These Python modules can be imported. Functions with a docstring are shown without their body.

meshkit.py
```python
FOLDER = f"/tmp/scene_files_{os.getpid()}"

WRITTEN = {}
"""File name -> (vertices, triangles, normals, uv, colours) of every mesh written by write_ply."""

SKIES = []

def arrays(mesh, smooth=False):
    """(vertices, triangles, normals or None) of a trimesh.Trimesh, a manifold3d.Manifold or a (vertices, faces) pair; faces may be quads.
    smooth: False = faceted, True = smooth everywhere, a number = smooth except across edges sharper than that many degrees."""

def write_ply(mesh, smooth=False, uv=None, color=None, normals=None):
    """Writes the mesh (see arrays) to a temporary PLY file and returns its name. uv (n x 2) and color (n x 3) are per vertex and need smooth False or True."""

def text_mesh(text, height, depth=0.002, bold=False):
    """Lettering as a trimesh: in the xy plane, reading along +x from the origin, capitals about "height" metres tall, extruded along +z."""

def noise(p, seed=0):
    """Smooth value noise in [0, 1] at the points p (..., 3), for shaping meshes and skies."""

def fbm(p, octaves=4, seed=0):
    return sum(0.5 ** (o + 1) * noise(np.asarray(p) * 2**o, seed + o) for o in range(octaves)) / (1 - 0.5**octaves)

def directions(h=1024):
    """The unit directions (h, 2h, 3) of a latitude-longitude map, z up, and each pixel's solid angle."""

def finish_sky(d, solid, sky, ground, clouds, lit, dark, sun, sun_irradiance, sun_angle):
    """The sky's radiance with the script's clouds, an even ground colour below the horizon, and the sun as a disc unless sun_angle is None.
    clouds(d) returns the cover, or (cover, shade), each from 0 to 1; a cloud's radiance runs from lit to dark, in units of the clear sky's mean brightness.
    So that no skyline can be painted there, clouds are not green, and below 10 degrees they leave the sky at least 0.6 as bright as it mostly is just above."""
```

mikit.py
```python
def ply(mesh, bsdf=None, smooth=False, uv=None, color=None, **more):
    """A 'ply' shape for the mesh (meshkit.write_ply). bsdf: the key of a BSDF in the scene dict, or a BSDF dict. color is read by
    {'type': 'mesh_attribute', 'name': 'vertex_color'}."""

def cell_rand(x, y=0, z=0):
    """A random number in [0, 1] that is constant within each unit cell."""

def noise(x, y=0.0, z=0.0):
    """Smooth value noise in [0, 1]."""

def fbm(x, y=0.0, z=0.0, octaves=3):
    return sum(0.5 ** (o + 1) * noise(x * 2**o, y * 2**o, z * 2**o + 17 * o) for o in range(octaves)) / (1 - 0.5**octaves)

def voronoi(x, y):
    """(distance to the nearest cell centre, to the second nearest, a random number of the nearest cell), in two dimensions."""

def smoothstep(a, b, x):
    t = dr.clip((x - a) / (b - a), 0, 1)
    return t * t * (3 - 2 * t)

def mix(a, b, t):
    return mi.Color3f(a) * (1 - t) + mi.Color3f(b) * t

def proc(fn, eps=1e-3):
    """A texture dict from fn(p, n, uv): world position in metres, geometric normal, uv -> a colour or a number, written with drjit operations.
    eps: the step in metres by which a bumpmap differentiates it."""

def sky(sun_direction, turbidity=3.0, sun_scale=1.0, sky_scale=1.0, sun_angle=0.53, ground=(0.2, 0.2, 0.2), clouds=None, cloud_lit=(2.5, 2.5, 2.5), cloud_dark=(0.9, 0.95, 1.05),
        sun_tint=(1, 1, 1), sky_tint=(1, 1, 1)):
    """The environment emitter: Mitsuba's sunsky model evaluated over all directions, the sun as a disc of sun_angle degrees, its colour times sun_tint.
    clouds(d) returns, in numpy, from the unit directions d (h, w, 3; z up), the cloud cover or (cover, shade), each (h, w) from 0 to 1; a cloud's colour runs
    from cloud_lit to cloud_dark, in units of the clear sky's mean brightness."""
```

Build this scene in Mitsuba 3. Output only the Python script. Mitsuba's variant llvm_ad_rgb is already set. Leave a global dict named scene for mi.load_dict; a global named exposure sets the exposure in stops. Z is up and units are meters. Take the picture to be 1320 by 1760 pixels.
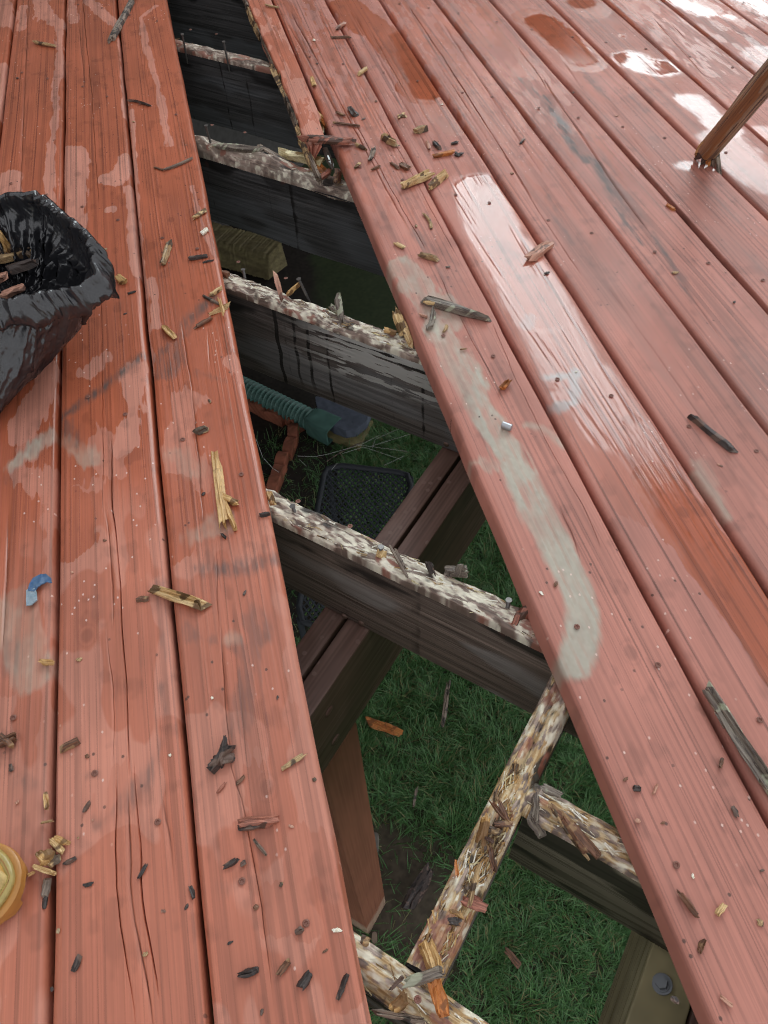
import math, random
import numpy as np, trimesh, drjit as dr
import mitsuba as mi
import mikit, meshkit
from mikit import noise, fbm, voronoi, cell_rand, smoothstep, mix, proc

scene, labels = {}, {}
rng = random.Random(7)
nrng = np.random.default_rng(7)

# ---------------------------------------------------------------- camera, sky, exposure
CAM_Z = 0.8189
R_ = np.array([0.969632, -0.242001, -0.035344]); D_ = np.array([-0.212787, -0.763537, -0.6097]); F_ = np.array([0.120561, 0.598705, -0.791844])
M = np.eye(4); M[:3, 0] = -R_; M[:3, 1] = -D_; M[:3, 2] = F_; M[:3, 3] = [0, 0, CAM_Z]
scene['camera'] = {'type': 'perspective', 'fov': 53.1301, 'fov_axis': 'x', 'near_clip': 0.02, 'far_clip': 500.0,
                   'to_world': mi.ScalarTransform4f(M.tolist())}
SUN_AZ, SUN_EL = 30.0, 32.0          # veiled sun ahead and to the right, behind thin cloud
a_, e_ = math.radians(SUN_AZ), math.radians(SUN_EL)
SUN = (math.sin(a_) * math.cos(e_), math.cos(a_) * math.cos(e_), math.sin(e_))
scene['sky'] = mikit.sky(SUN, turbidity=3.0, sun_scale=0.25, sun_angle=34.0, sun_tint=(.68, .97, 1.45), clouds=lambda d: 1.0,
                         cloud_lit=(2.0, 2.03, 2.1))
exposure = 2.45

# ---------------------------------------------------------------- frame of the deck: boards run along y; joists along u, at 45 degrees
X0, PITCH, BW, TH = -0.1662, 0.1429, 0.1385, 0.038    # left edge of board 0, pitch, width, thickness
S2 = math.sqrt(0.5)
def NU(n, u): return ((n + u) * S2, (n - u) * S2)
GROUND = -2.0
JN = [1.646 - 0.39245 * i for i in range(-7, 7)]       # front face of every joist

# ---------------------------------------------------------------- quick value noise for the materials
def _h(n):
    n = (n ^ (n >> 13)) * 1274126177
    return mi.Float((n ^ (n >> 16)) & 0xFFFFFF) * (1 / 16777215.0)
def nz2(x, y=0.0, k=0.0):
    """Smooth value noise in [0, 1] in two dimensions; k picks another field."""
    x = mi.Float(x) + k * 5.37; y = mi.Float(y) + k * 3.19
    fx, fy = dr.floor(x), dr.floor(y); tx, ty = x - fx, y - fy
    tx, ty = tx * tx * (3 - 2 * tx), ty * ty * (3 - 2 * ty)
    a = mi.UInt32(mi.Int32(fx) + 1000000) * 374761393; b = mi.UInt32(mi.Int32(fy) + 1000000) * 668265263; a1 = a + 374761393; b1 = b + 668265263
    return dr.lerp(dr.lerp(_h(a + b), _h(a1 + b), tx), dr.lerp(_h(a + b1), _h(a1 + b1), tx), ty)
def fb2(x, y=0.0, k=0.0, octaves=2):
    return sum(0.5 ** (o + 1) * nz2(x * 2 ** o, y * 2 ** o, k + 17 * o) for o in range(octaves)) / (1 - 0.5 ** octaves)

# ---------------------------------------------------------------- small mesh tools
PALETTE = {}
def add(key, mesh, bsdf, smooth=False, uv=None, **more):
    if bsdf in PALETTE:      # every kind of broken wood is one material; which kind is kept in the second texture coordinate
        v = np.asarray(mesh.vertices); uv = np.array(uv if uv is not None else np.c_[v[:, 0] + v[:, 1], np.abs(v[:, 0] * 90 - v[:, 1] * 90) % .9]); uv[:, 1] = np.clip(uv[:, 1], 0, .95) + 2 * PALETTE[bsdf]; bsdf = 'broken_wood'
        smooth = True if smooth is not False else False
    scene[key] = mikit.ply(mesh, bsdf, smooth=smooth, uv=uv, **more)
    return key
def numbered(name, parent=None):
    full = name if parent is None else parent + '__' + name
    if full not in USED:
        USED.add(full); return full
    i = 1
    while f'{full}_{i:03d}' in USED: i += 1
    USED.add(f'{full}_{i:03d}'); return f'{full}_{i:03d}'
USED = set()
def tag(key, label, category=None, group=None, kind=None):
    d = {'label': label}
    if category: d['category'] = category
    if group: d['group'] = group
    if kind: d['kind'] = kind
    labels[key] = d
def grid_faces(r, c, closed=False):
    i, j = np.meshgrid(np.arange(r - 1), np.arange(c if closed else c - 1), indexing='ij')
    a = (i * c + j).ravel(); b = (i * c + (j + 1) % c).ravel()
    return np.stack([a, b, b + c, a + c], 1)
def tri(q): q = np.asarray(q); return np.vstack([q[:, [0, 1, 2]], q[:, [0, 2, 3]]])
def box(p0, p1):
    b = trimesh.creation.box(extents=np.subtract(p1, p0)); b.apply_translation(np.add(p0, p1) / 2); return b
def nu_box(n0, n1, u0, u1, z0, z1, bevel=0.003, seg=1, wob=0.0, seed=0):
    """A timber in the joist frame, its long edges rounded, sawn into `seg` lengths so that it can be uneven."""
    if n1 - n0 < u1 - u0: w, L, along_u = n1 - n0, (u0, u1), True
    else: w, L, along_u = u1 - u0, (n0, n1), False
    c = bevel
    prof = [(-w/2 + c, z0), (w/2 - c, z0), (w/2, z0 + c), (w/2, z1 - c), (w/2 - c*.3, z1 - c*.3), (w/2 - c, z1), (-w/2 + c, z1), (-w/2 + c*.3, z1 - c*.3), (-w/2, z1 - c), (-w/2, z0 + c)]
    prof = np.array(prof); k = len(prof); t = np.linspace(L[0], L[1], seg + 1)
    V = []
    for i, s in enumerate(t):
        q = prof.copy()
        if wob: q += (meshkit.noise(np.c_[q * 37.0, np.full(k, s * 6.0)], seed)[:, None] - .5) * wob
        mid = ((n0 + n1) / 2) if along_u else ((u0 + u1) / 2)
        for a, z in q:
            n, u = (mid + a, s) if along_u else (s, mid + a)
            x, y = NU(n, u); V.append((x, y, z))
    f = tri(grid_faces(seg + 1, k, True)); e = seg * k
    caps = [[0, j, j + 1] for j in range(1, k - 1)] + [[e, e + j + 1, e + j] for j in range(1, k - 1)]
    m = trimesh.Trimesh(V, np.vstack([f, caps]), process=False); m.fix_normals(); return m
def tube(path, radius, sides=8, cap=True):
    path = np.asarray(path, float); r = np.broadcast_to(radius, len(path))
    d = np.gradient(path, axis=0); d /= np.linalg.norm(d, axis=1, keepdims=True) + 1e-12
    up = np.array([0, 0, 1.0]) if abs(d[0, 2]) < .9 else np.array([1.0, 0, 0]); V = []
    a = np.cross(d[0], up); a /= np.linalg.norm(a)
    for i in range(len(path)):
        a = a - d[i] * (a @ d[i]); a /= np.linalg.norm(a); b = np.cross(d[i], a)
        for j in range(sides):
            t = 2 * math.pi * j / sides; V.append(path[i] + r[i] * (math.cos(t) * a + math.sin(t) * b))
    f = tri(grid_faces(len(path), sides, True))
    if cap:
        V += [path[0], path[-1]]; n = len(V); e = (len(path) - 1) * sides
        f = np.vstack([f, [[n - 2, j, (j + 1) % sides] for j in range(sides)], [[n - 1, e + (j + 1) % sides, e + j] for j in range(sides)]])
    m = trimesh.Trimesh(V, f, process=False); m.fix_normals(); return m
def cat(ms): return trimesh.util.concatenate([m for m in ms])

def splinter(a, b, w, t, seed=0, jag=1.0, bend=0.0, stations=7, lift=None, roll=0.0):
    """One broken sliver of wood from a to b (both 3-d), w wide, t thick, with fibrous ends; returns mesh, uv (metres along, around)."""
    g = np.random.default_rng(seed); a, b = np.asarray(a, float), np.asarray(b, float)
    L = np.linalg.norm(b - a); d = (b - a) / L
    s_ = np.cross([0, 0, 1.0], d); s_ = s_ / np.linalg.norm(s_) if np.linalg.norm(s_) > 1e-6 else np.array([1.0, 0, 0]); h = np.cross(d, s_)
    if roll: s_, h = math.cos(roll) * s_ + math.sin(roll) * h, -math.sin(roll) * s_ + math.cos(roll) * h
    sec = np.array([(-.5, -.42), (-.16, -.5), (.2, -.46), (.5, -.36), (.47, .2), (.22, .5), (-.05, .36), (-.3, .5), (-.5, .22)]) * (1 + g.uniform(-.22, .22, (9, 1)))
    k = len(sec); V, UV = [], []
    endj = g.uniform(-1, 1, (2, k)) * jag * min(w * 1.1, L * .2)
    ph = g.uniform(0, 6); taper = g.uniform(.78, 1.0, 2)
    drift = np.cumsum(g.normal(0, .05, (stations, k, 2)), axis=0)
    for i in range(stations):
        s = i / (stations - 1); sc = min(1, taper[0] + (1 - taper[0]) * s * 4, taper[1] + (1 - taper[1]) * (1 - s) * 4)
        for j in range(k):
            q = sec[j] * sc + drift[i, j]
            along = s * L + (endj[0, j] if i == 0 else endj[1, j] if i == stations - 1 else g.normal(0, .01) * L)
            off = bend * L * (4 * s * (1 - s)) + .03 * w * math.sin(ph + s * 9)
            V.append(a + d * along + s_ * (q[0] * w + off) + h * (q[1] * t)); UV.append((s * L, j / k))
    f = [list(x) for x in tri(grid_faces(stations, k, True))]; e = (stations - 1) * k
    f += [[0, j, j + 1] for j in range(1, k - 1)] + [[e, e + j + 1, e + j] for j in range(1, k - 1)]
    m = trimesh.Trimesh(V, f, process=False); m.fix_normals(); return m, np.array(UV)

# ---------------------------------------------------------------- materials
def mat(key, base, rough, bump=None, bump_scale=1.0, twosided=True, **more):
    tex = lambda v: v if isinstance(v, (dict, float, int)) else {'type': 'rgb', 'value': list(v)}
    d = {'type': 'principled', 'base_color': tex(base), 'roughness': tex(rough), **more}
    if bump is not None: d = {'type': 'bumpmap', 'arbitrary': bump, 'scale': bump_scale, 'bsdf': d}
    if twosided: d = {'type': 'twosided', 'bsdf': d}
    scene[key] = d
def seg_dist(x, y, pts):
    best = mi.Float(9.0)
    if len(pts) == 1: return dr.sqrt(dr.square(x - pts[0][0]) + dr.square(y - pts[0][1]))
    for (ax, ay), (bx, by) in zip(pts[:-1], pts[1:]):
        vx, vy = bx - ax, by - ay; q = vx * vx + vy * vy + 1e-9
        t = dr.clip(((x - ax) * vx + (y - ay) * vy) / q, 0, 1)
        best = dr.minimum(best, dr.square(x - ax - t * vx) + dr.square(y - ay - t * vy))
    return dr.sqrt(best)
def patches(x, y, k, table, n1, n2, edge=0.0015):
    m = mi.Float(0.0)
    for board, pts, r, amp, val in table:
        d = seg_dist(x, y, pts) - r + amp * n1 + (0.3 * amp + .006) * n2
        v = val * (1 - smoothstep(-edge, edge, d))
        if board is not None: v = dr.select(dr.abs(k - board) < 0.5, v, 0.0)
        m = dr.maximum(m, v)
    return m
# Where the paint is dry, damp, or under standing water, read off the deck board by board: (board, path in metres, half width, raggedness, amount)
DRY = [
    (-3, [(-0.540, 3.053), (-0.466, 2.550)], .022, .03, 1), (-3, [(-0.458, 2.276), (-0.453, 1.981)], .010, .012, 1),
    (-2, [(-0.427, 2.666), (-0.428, 2.495)], .010, .02, 1), (-2, [(-0.379, 2.838), (-0.360, 2.576), (-0.334, 2.519)], .024, .05, 1), (-2, [(-0.327, 2.500), (-0.318, 2.228), (-0.327, 2.127), (-0.330, 2.047), (-0.325, 1.968), (-0.332, 1.828), (-0.334, 1.674), (-0.335, 1.568)], .010, .02, 1),
    (-2, [(-0.446, 1.638), (-0.414, 1.699), (-0.405, 1.557)], .022, .02, 1), (-2, [(-0.328, 1.038), (-0.339, 0.959), (-0.360, 0.908)], .022, .06, 1), (-2, [(-0.342, 0.885), (-0.365, 0.844), (-0.340, 0.803)], .022, .06, .7),
    (-2, [(-0.319, 0.786), (-0.318, 0.625), (-0.316, 0.461), (-0.315, 0.268)], .010, .03, .6),
    (-1, [(-0.297, 2.758), (-0.286, 2.494)], .012, .02, 1), (-1, [(-0.247, 2.646), (-0.179, 2.448)], .014, .025, 1), (-1, [(-0.165, 2.362), (-0.168, 2.107), (-0.170, 1.887)], .0045, .006, 1),
    (-1, [(-0.304, 1.760), (-0.279, 1.744), (-0.291, 1.566), (-0.293, 1.397)], .030, .02, 1), (-1, [(-0.174, 1.697), (-0.194, 1.605), (-0.215, 1.616)], .020, .02, 1), (-1, [(-0.174, 1.575), (-0.174, 1.360), (-0.173, 1.266)], .010, .012, 1), (-1, [(-0.214, 1.497)], .011, .01, 1),
    (-1, [(-0.192, 0.999), (-0.200, 0.919), (-0.211, 0.847)], .016, .05, .9), (-1, [(-0.264, 1.020), (-0.236, 1.048)], .010, .03, .8), (-1, [(-0.241, 0.856), (-0.234, 0.784), (-0.275, 0.762)], .020, .07, .5),
    (0, [(-0.059, 2.533), (-0.106, 2.463), (-0.100, 2.262), (-0.091, 2.115), (-0.085, 1.949), (-0.083, 1.801), (-0.080, 1.719)], .0075, .012, .9), (0, [(-0.154, 1.912), (-0.160, 1.618), (-0.164, 1.357), (-0.163, 1.175), (-0.163, 0.990)], .0045, .008, 1),
    (0, [(-0.049, 1.535), (-0.041, 1.359), (-0.030, 1.259)], .004, .006, .9), (0, [(-0.147, 1.240), (-0.148, 1.105)], .008, .012, .9), (0, [(-0.035, 0.981), (-0.022, 0.935)], .015, .02, .8), (0, [(-0.116, 0.908), (-0.140, 0.827), (-0.122, 0.752)], .03, .05, .6),
    (2, [(0.224, 2.388), (0.239, 2.107)], .001, .002, 1),
]
WET = [
    (-2, [(-0.408, 0.747), (-0.354, 0.752)], .02, .05, .6), (-2, [(-0.368, 0.528), (-0.363, 0.488)], .018, .03, .5),
    (-1, [(-0.285, 0.744), (-0.286, 0.683)], .035, .04, .9), (-1, [(-0.241, 0.344), (-0.249, 0.251)], .02, .05, .35), (-1, [(-0.295, 0.230), (-0.289, 0.158)], .015, .05, .4), (-1, [(-0.189, 0.203), (-0.189, 0.142)], .014, .03, .5),
    (0, [(-0.147, 0.738), (-0.147, 0.644)], .030, .03, .9), (0, [(-0.063, 0.758), (-0.050, 0.668)], .04, .05, .5), (0, [(-0.132, 0.489), (-0.066, 0.365), (-0.104, 0.434)], .03, .06, .35), (0, [(-0.094, 0.306), (-0.088, 0.267), (-0.114, 0.256)], .018, .03, .55),
    (0, [(-0.058, 0.230), (-0.046, 0.166), (-0.096, 0.179)], .03, .04, .5), (0, [(-0.049, 0.126), (-0.043, 0.101)], .02, .02, .6), (0, [(-0.141, 0.228), (-0.109, 0.204)], .012, .03, .4),
    (2, [(0.221, 2.187), (0.247, 2.068), (0.250, 1.964)], .016, .012, .8), (2, [(0.236, 1.811)], .007, .01, .8),
    (3, [(0.265, 2.460), (0.276, 1.769)], .02, .12, .55), (3, [(0.358, 2.178), (0.351, 1.744), (0.346, 1.456)], .02, .12, .6),
    (4, [(0.442, 2.352), (0.501, 2.127), (0.513, 1.942), (0.512, 1.780)], .050, .035, 1), (4, [(0.517, 1.841), (0.515, 1.689), (0.527, 1.595)], .030, .025, .75), (4, [(0.459, 1.444)], .03, .02, .35),
    (5, [(0.565, 2.351), (0.614, 2.087), (0.608, 1.687)], .016, .13, .75), (5, [(0.598, 1.879), (0.615, 1.627)], .005, .06, .5), (5, [(0.613, 1.546)], .02, .1, .3),
    (6, [(0.781, 2.317), (0.792, 2.102), (0.785, 1.848), (0.793, 1.716)], .018, .07, .9), (6, [(0.846, 2.164), (0.834, 1.765)], .006, .05, .7), (6, [(0.691, 2.241), (0.691, 2.158)], .01, .02, .4), (6, [(0.766, 1.855), (0.749, 1.731)], .008, .015, .5),
    (7, [(0.900, 2.112), (0.920, 1.999), (0.928, 1.885), (0.925, 1.807)], .052, .015, 1),
    (8, [(1.057, 2.216), (1.064, 2.094)], .050, .014, .85), (8, [(1.064, 1.921)], .012, .012, .8), (8, [(1.039, 1.795), (1.056, 1.706)], .062, .015, .5),
    (9, [(1.172, 2.131), (1.154, 1.842)], .01, .09, .5), (9, [(1.146, 1.827), (1.108, 1.609)], .008, .06, .35),
    (10, [(1.312, 2.123), (1.336, 2.008)], .05, .02, .9), (10, [(1.360, 1.947)], .012, .01, .9), (11, [(1.489, 2.102), (1.512, 1.965)], .06, .02, 1),
    (4, [(0.497, 0.567), (0.507, 0.436), (0.523, 0.320), (0.520, 0.210)], .040, .014, .95), (4, [(0.504, 1.337), (0.480, 1.103), (0.477, 0.875), (0.479, 0.699), (0.477, 0.562)], .060, .02, .55),
    (4, [(0.466, 0.631), (0.432, 0.586)], .0, .0, 0),
]
FILM = [   # standing water: smooth enough to mirror the sky or the house
    (4, [(0.502, 1.360), (0.480, 1.198), (0.482, 1.049), (0.479, 0.912), (0.473, 0.805)], .050, .012, 1), (4, [(0.480, 0.789), (0.487, 0.678)], .050, .016, .85), (4, [(0.505, 0.667), (0.510, 0.543), (0.518, 0.419), (0.525, 0.311)], .038, .014, .85),
    (4, [(0.544, 2.112), (0.518, 1.778)], .03, .02, .75), (7, [(0.912, 2.079), (0.923, 1.986), (0.922, 1.835)], .044, .012, .8),
    (8, [(1.030, 1.791), (1.038, 1.761), (1.072, 1.723)], .046, .015, 1), (8, [(1.055, 2.152)], .04, .012, .8), (8, [(1.067, 1.558), (1.073, 1.504), (1.069, 1.410)], .030, .03, .88), (8, [(1.040, 1.380), (1.036, 1.259), (1.045, 1.188)], .045, .03, .55), (8, [(1.067, 1.920)], .010, .01, .8),
    (7, [(0.921, 1.308), (0.965, 1.287)], .018, .012, .95),
    (9, [(1.133, 1.381), (1.140, 1.347)], .03, .012, .55), (10, [(1.291, 2.066), (1.327, 1.991)], .035, .05, .8), (10, [(1.367, 1.945), (1.372, 1.935)], .012, .012, .9), (10, [(1.328, 1.712), (1.329, 1.661)], .05, .03, .5), (11, [(1.483, 2.061), (1.501, 1.949)], .045, .05, .75),
    (6, [(0.588, 0.950), (0.598, 0.941)], .007, .012, .7), (6, [(0.560, 0.930)], .006, .01, .7),
    (0, [(-0.108, 2.422), (-0.100, 2.262), (-0.091, 2.115)], .004, .012, .5), (4, [(0.432, 0.763), (0.443, 0.734)], .012, .01, .9),
]
MILDEW = [  # black staining in the grain
    (6, [(0.752, 1.777), (0.760, 1.651), (0.747, 1.542)], .006, .018, .7), (6, [(0.765, 1.680), (0.751, 1.541), (0.736, 1.441), (0.746, 1.388)], .009, .016, 1), (6, [(0.736, 1.441), (0.758, 1.372), (0.738, 1.252), (0.723, 1.153), (0.722, 1.085)], .007, .02, .85),
    (6, [(0.753, 1.114), (0.750, 1.039), (0.735, 0.956), (0.727, 0.909)], .005, .014, .9), (6, [(0.789, 1.488), (0.778, 1.319)], .004, .03, .5), (6, [(0.742, 1.240), (0.731, 1.140)], .010, .02, .5),
    (7, [(0.895, 1.738), (0.893, 1.667), (0.903, 1.595)], .006, .025, .6), (7, [(0.949, 1.618), (0.949, 1.545)], .005, .02, .45), (7, [(0.899, 1.782), (0.902, 1.726)], .004, .01, .6),
    (5, [(0.625, 1.321), (0.614, 1.217), (0.604, 1.121)], .006, .03, .5), (5, [(0.580, 1.313), (0.569, 1.132)], .004, .03, .35), (5, [(0.760, 1.421), (0.762, 1.256)], .004, .02, .2),
    (3, [(0.335, 1.460), (0.336, 1.283), (0.347, 1.144)], .005, .025, .5), (3, [(0.347, 1.162), (0.352, 1.005), (0.352, 0.942)], .006, .025, .4), (3, [(0.320, 1.725), (0.328, 1.535)], .004, .02, .4), (3, [(0.398, 1.947), (0.389, 1.790)], .006, .03, .4),
    (0, [(-0.049, 1.155), (-0.088, 1.112)], .011, .012, .75), (0, [(-0.088, 1.112), (-0.123, 1.052), (-0.142, 0.984)], .016, .05, .55), (0, [(-0.129, 0.596), (-0.085, 0.582), (-0.033, 0.582)], .010, .025, .6), (0, [(-0.092, 0.970), (-0.050, 0.936)], .006, .03, .3),
    (0, [(-0.145, 0.500), (-0.093, 0.462), (-0.091, 0.423), (-0.111, 0.377)], .012, .07, .38), (0, [(-0.066, 0.504), (-0.059, 0.477)], .012, .04, .4), (0, [(-0.140, 0.211), (-0.138, 0.205)], .006, .01, .3),
    (-1, [(-0.178, 1.035), (-0.242, 0.974), (-0.302, 0.928)], .0062, .008, .85), (-1, [(-0.302, 0.910), (-0.283, 0.868)], .012, .03, .5), (-1, [(-0.184, 0.440), (-0.182, 0.382), (-0.207, 0.342), (-0.260, 0.300)], .006, .03, .5), (-1, [(-0.171, 0.576), (-0.174, 0.394)], .006, .06, .35), (-1, [(-0.254, 0.608), (-0.253, 0.563)], .01, .05, .25),
    (-2, [(-0.380, 0.814), (-0.358, 0.865), (-0.327, 0.899)], .008, .03, .5), (-2, [(-0.367, 0.536), (-0.358, 0.510)], .012, .02, .45), (-2, [(-0.339, 0.370), (-0.330, 0.361)], .005, .02, .4), (-1, [(-0.268, 0.358), (-0.262, 0.355)], .003, .012, .7),
]
SILT = [    # pale grey-green silt dried on the paint
    (3, [(0.330, 1.027), (0.325, 0.965)], .022, .02, .55), (3, [(0.304, 0.971), (0.313, 0.880), (0.316, 0.817)], .026, .025, .95), (3, [(0.313, 0.851), (0.320, 0.732), (0.326, 0.637)], .022, .03, .9), (3, [(0.321, 0.650), (0.323, 0.554), (0.327, 0.485)], .021, .012, 1),
    (3, [(0.324, 0.495), (0.325, 0.449), (0.321, 0.408), (0.304, 0.371), (0.284, 0.345)], .0195, .004, 1), (3, [(0.365, 0.719), (0.383, 0.708), (0.402, 0.667)], .007, .008, .75), (3, [(0.290, 1.152), (0.304, 1.069), (0.313, 0.992)], .026, .05, .7), (3, [(0.258, 0.679), (0.294, 0.657)], .012, .03, .5),
    (-2, [(-0.372, 0.846), (-0.346, 0.868), (-0.325, 0.892)], .014, .03, .75), (-1, [(-0.298, 0.872), (-0.266, 0.827)], .014, .04, .4), (0, [(-0.120, 0.647), (-0.099, 0.661)], .02, .03, .35), (0, [(-0.101, 0.482)], .010, .02, .4), (0, [(-0.142, 0.804), (-0.121, 0.763)], .02, .05, .3),
    (5, [(0.553, 0.568), (0.559, 0.524), (0.557, 0.489)], .008, .008, .5), (5, [(0.568, 0.580), (0.568, 0.547)], .01, .02, .3),
    (-2, [(-0.354, 0.582), (-0.331, 0.502)], .03, .05, .4),
]
TEAL = [(4, [(0.434, 0.805), (0.470, 0.799), (0.452, 0.744), (0.423, 0.740)], .010, .018, .8), (4, [(0.443, 0.930), (0.460, 0.948)], .007, .02, .45)]
def board_xy(p):
    k = dr.floor((p.x - X0) / PITCH)
    return p.x, p.y, k, p.x - X0 - k * PITCH
def ring(lx, y, k):
    """Growth rings of a flat-sawn board: long lines that wander along it, with an arched figure here and there."""
    c = BW * (.25 + .5 * cell_rand(k, 3)); s = .35 + .5 * cell_rand(k, 5)
    y0 = y + 3 * cell_rand(k, 9)
    yy = y0 - dr.floor(y0 / 1.7) * 1.7 - .85
    r = dr.sqrt(dr.square(lx - c + .012 * (nz2(y * 1.1, k) - .5)) + dr.square(.03 * s * yy)) + .004 * nz2(lx * 20, y * 2.2, k)
    return r
def grain(lx, y, k):
    r = ring(lx, y, k)
    a = nz2(r * 260 + k * 31, y * .7, k); b = nz2(r * 640 + k * 7, y * 3, k); c = nz2(lx * 900, y * 14, k)
    return a, b, c
def pick(table, boards): return [t for t in table if boards is None or t[0] in boards]
def wetness(x, y, k, lx, boards=None):
    n1 = fb2(x * 26 + k * 3, y * 11, k, 3) - .5; n2 = fb2(x * 190, y * 40, k + 5, 2) - .5
    left = dr.select(k < .5, 1.0, 0.0)
    far = smoothstep(.60, .78, y + .25 * (fb2(x * 8, y * 4, k + 2, 2) - .5))
    base_l = mi.Float(.95) * far + (1 - far) * (.16 + .50 * smoothstep(.48, .52, fb2(x * 17, y * 9, k + 11, 3)))
    speck = smoothstep(.55, .58, fb2(x * 75, y * 17, k + 21, 3) + .10 * smoothstep(1.3, 2.2, y) + .25 * (fb2(x * 6, y * 3, k + 31, 2) - .5))
    base_r = .10 + .62 * speck * smoothstep(1.0, 1.75, y) * dr.select((k < 3.5) | (dr.abs(k - 5.5) < .6) | (k > 8.5), 1.0, .45)
    dry = patches(x, y, k, pick(DRY, boards), n1, n2); wet = patches(x, y, k, pick(WET, boards), n1, n2)
    w = dr.select(left > .5, base_l, base_r)
    w = dr.maximum(w * (1 - dry), wet)
    return w, n1, n2
def film_of(x, y, k, n1, n2, boards=None): return patches(x, y, k, pick(FILM, boards), n1, n2, .009)
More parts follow.
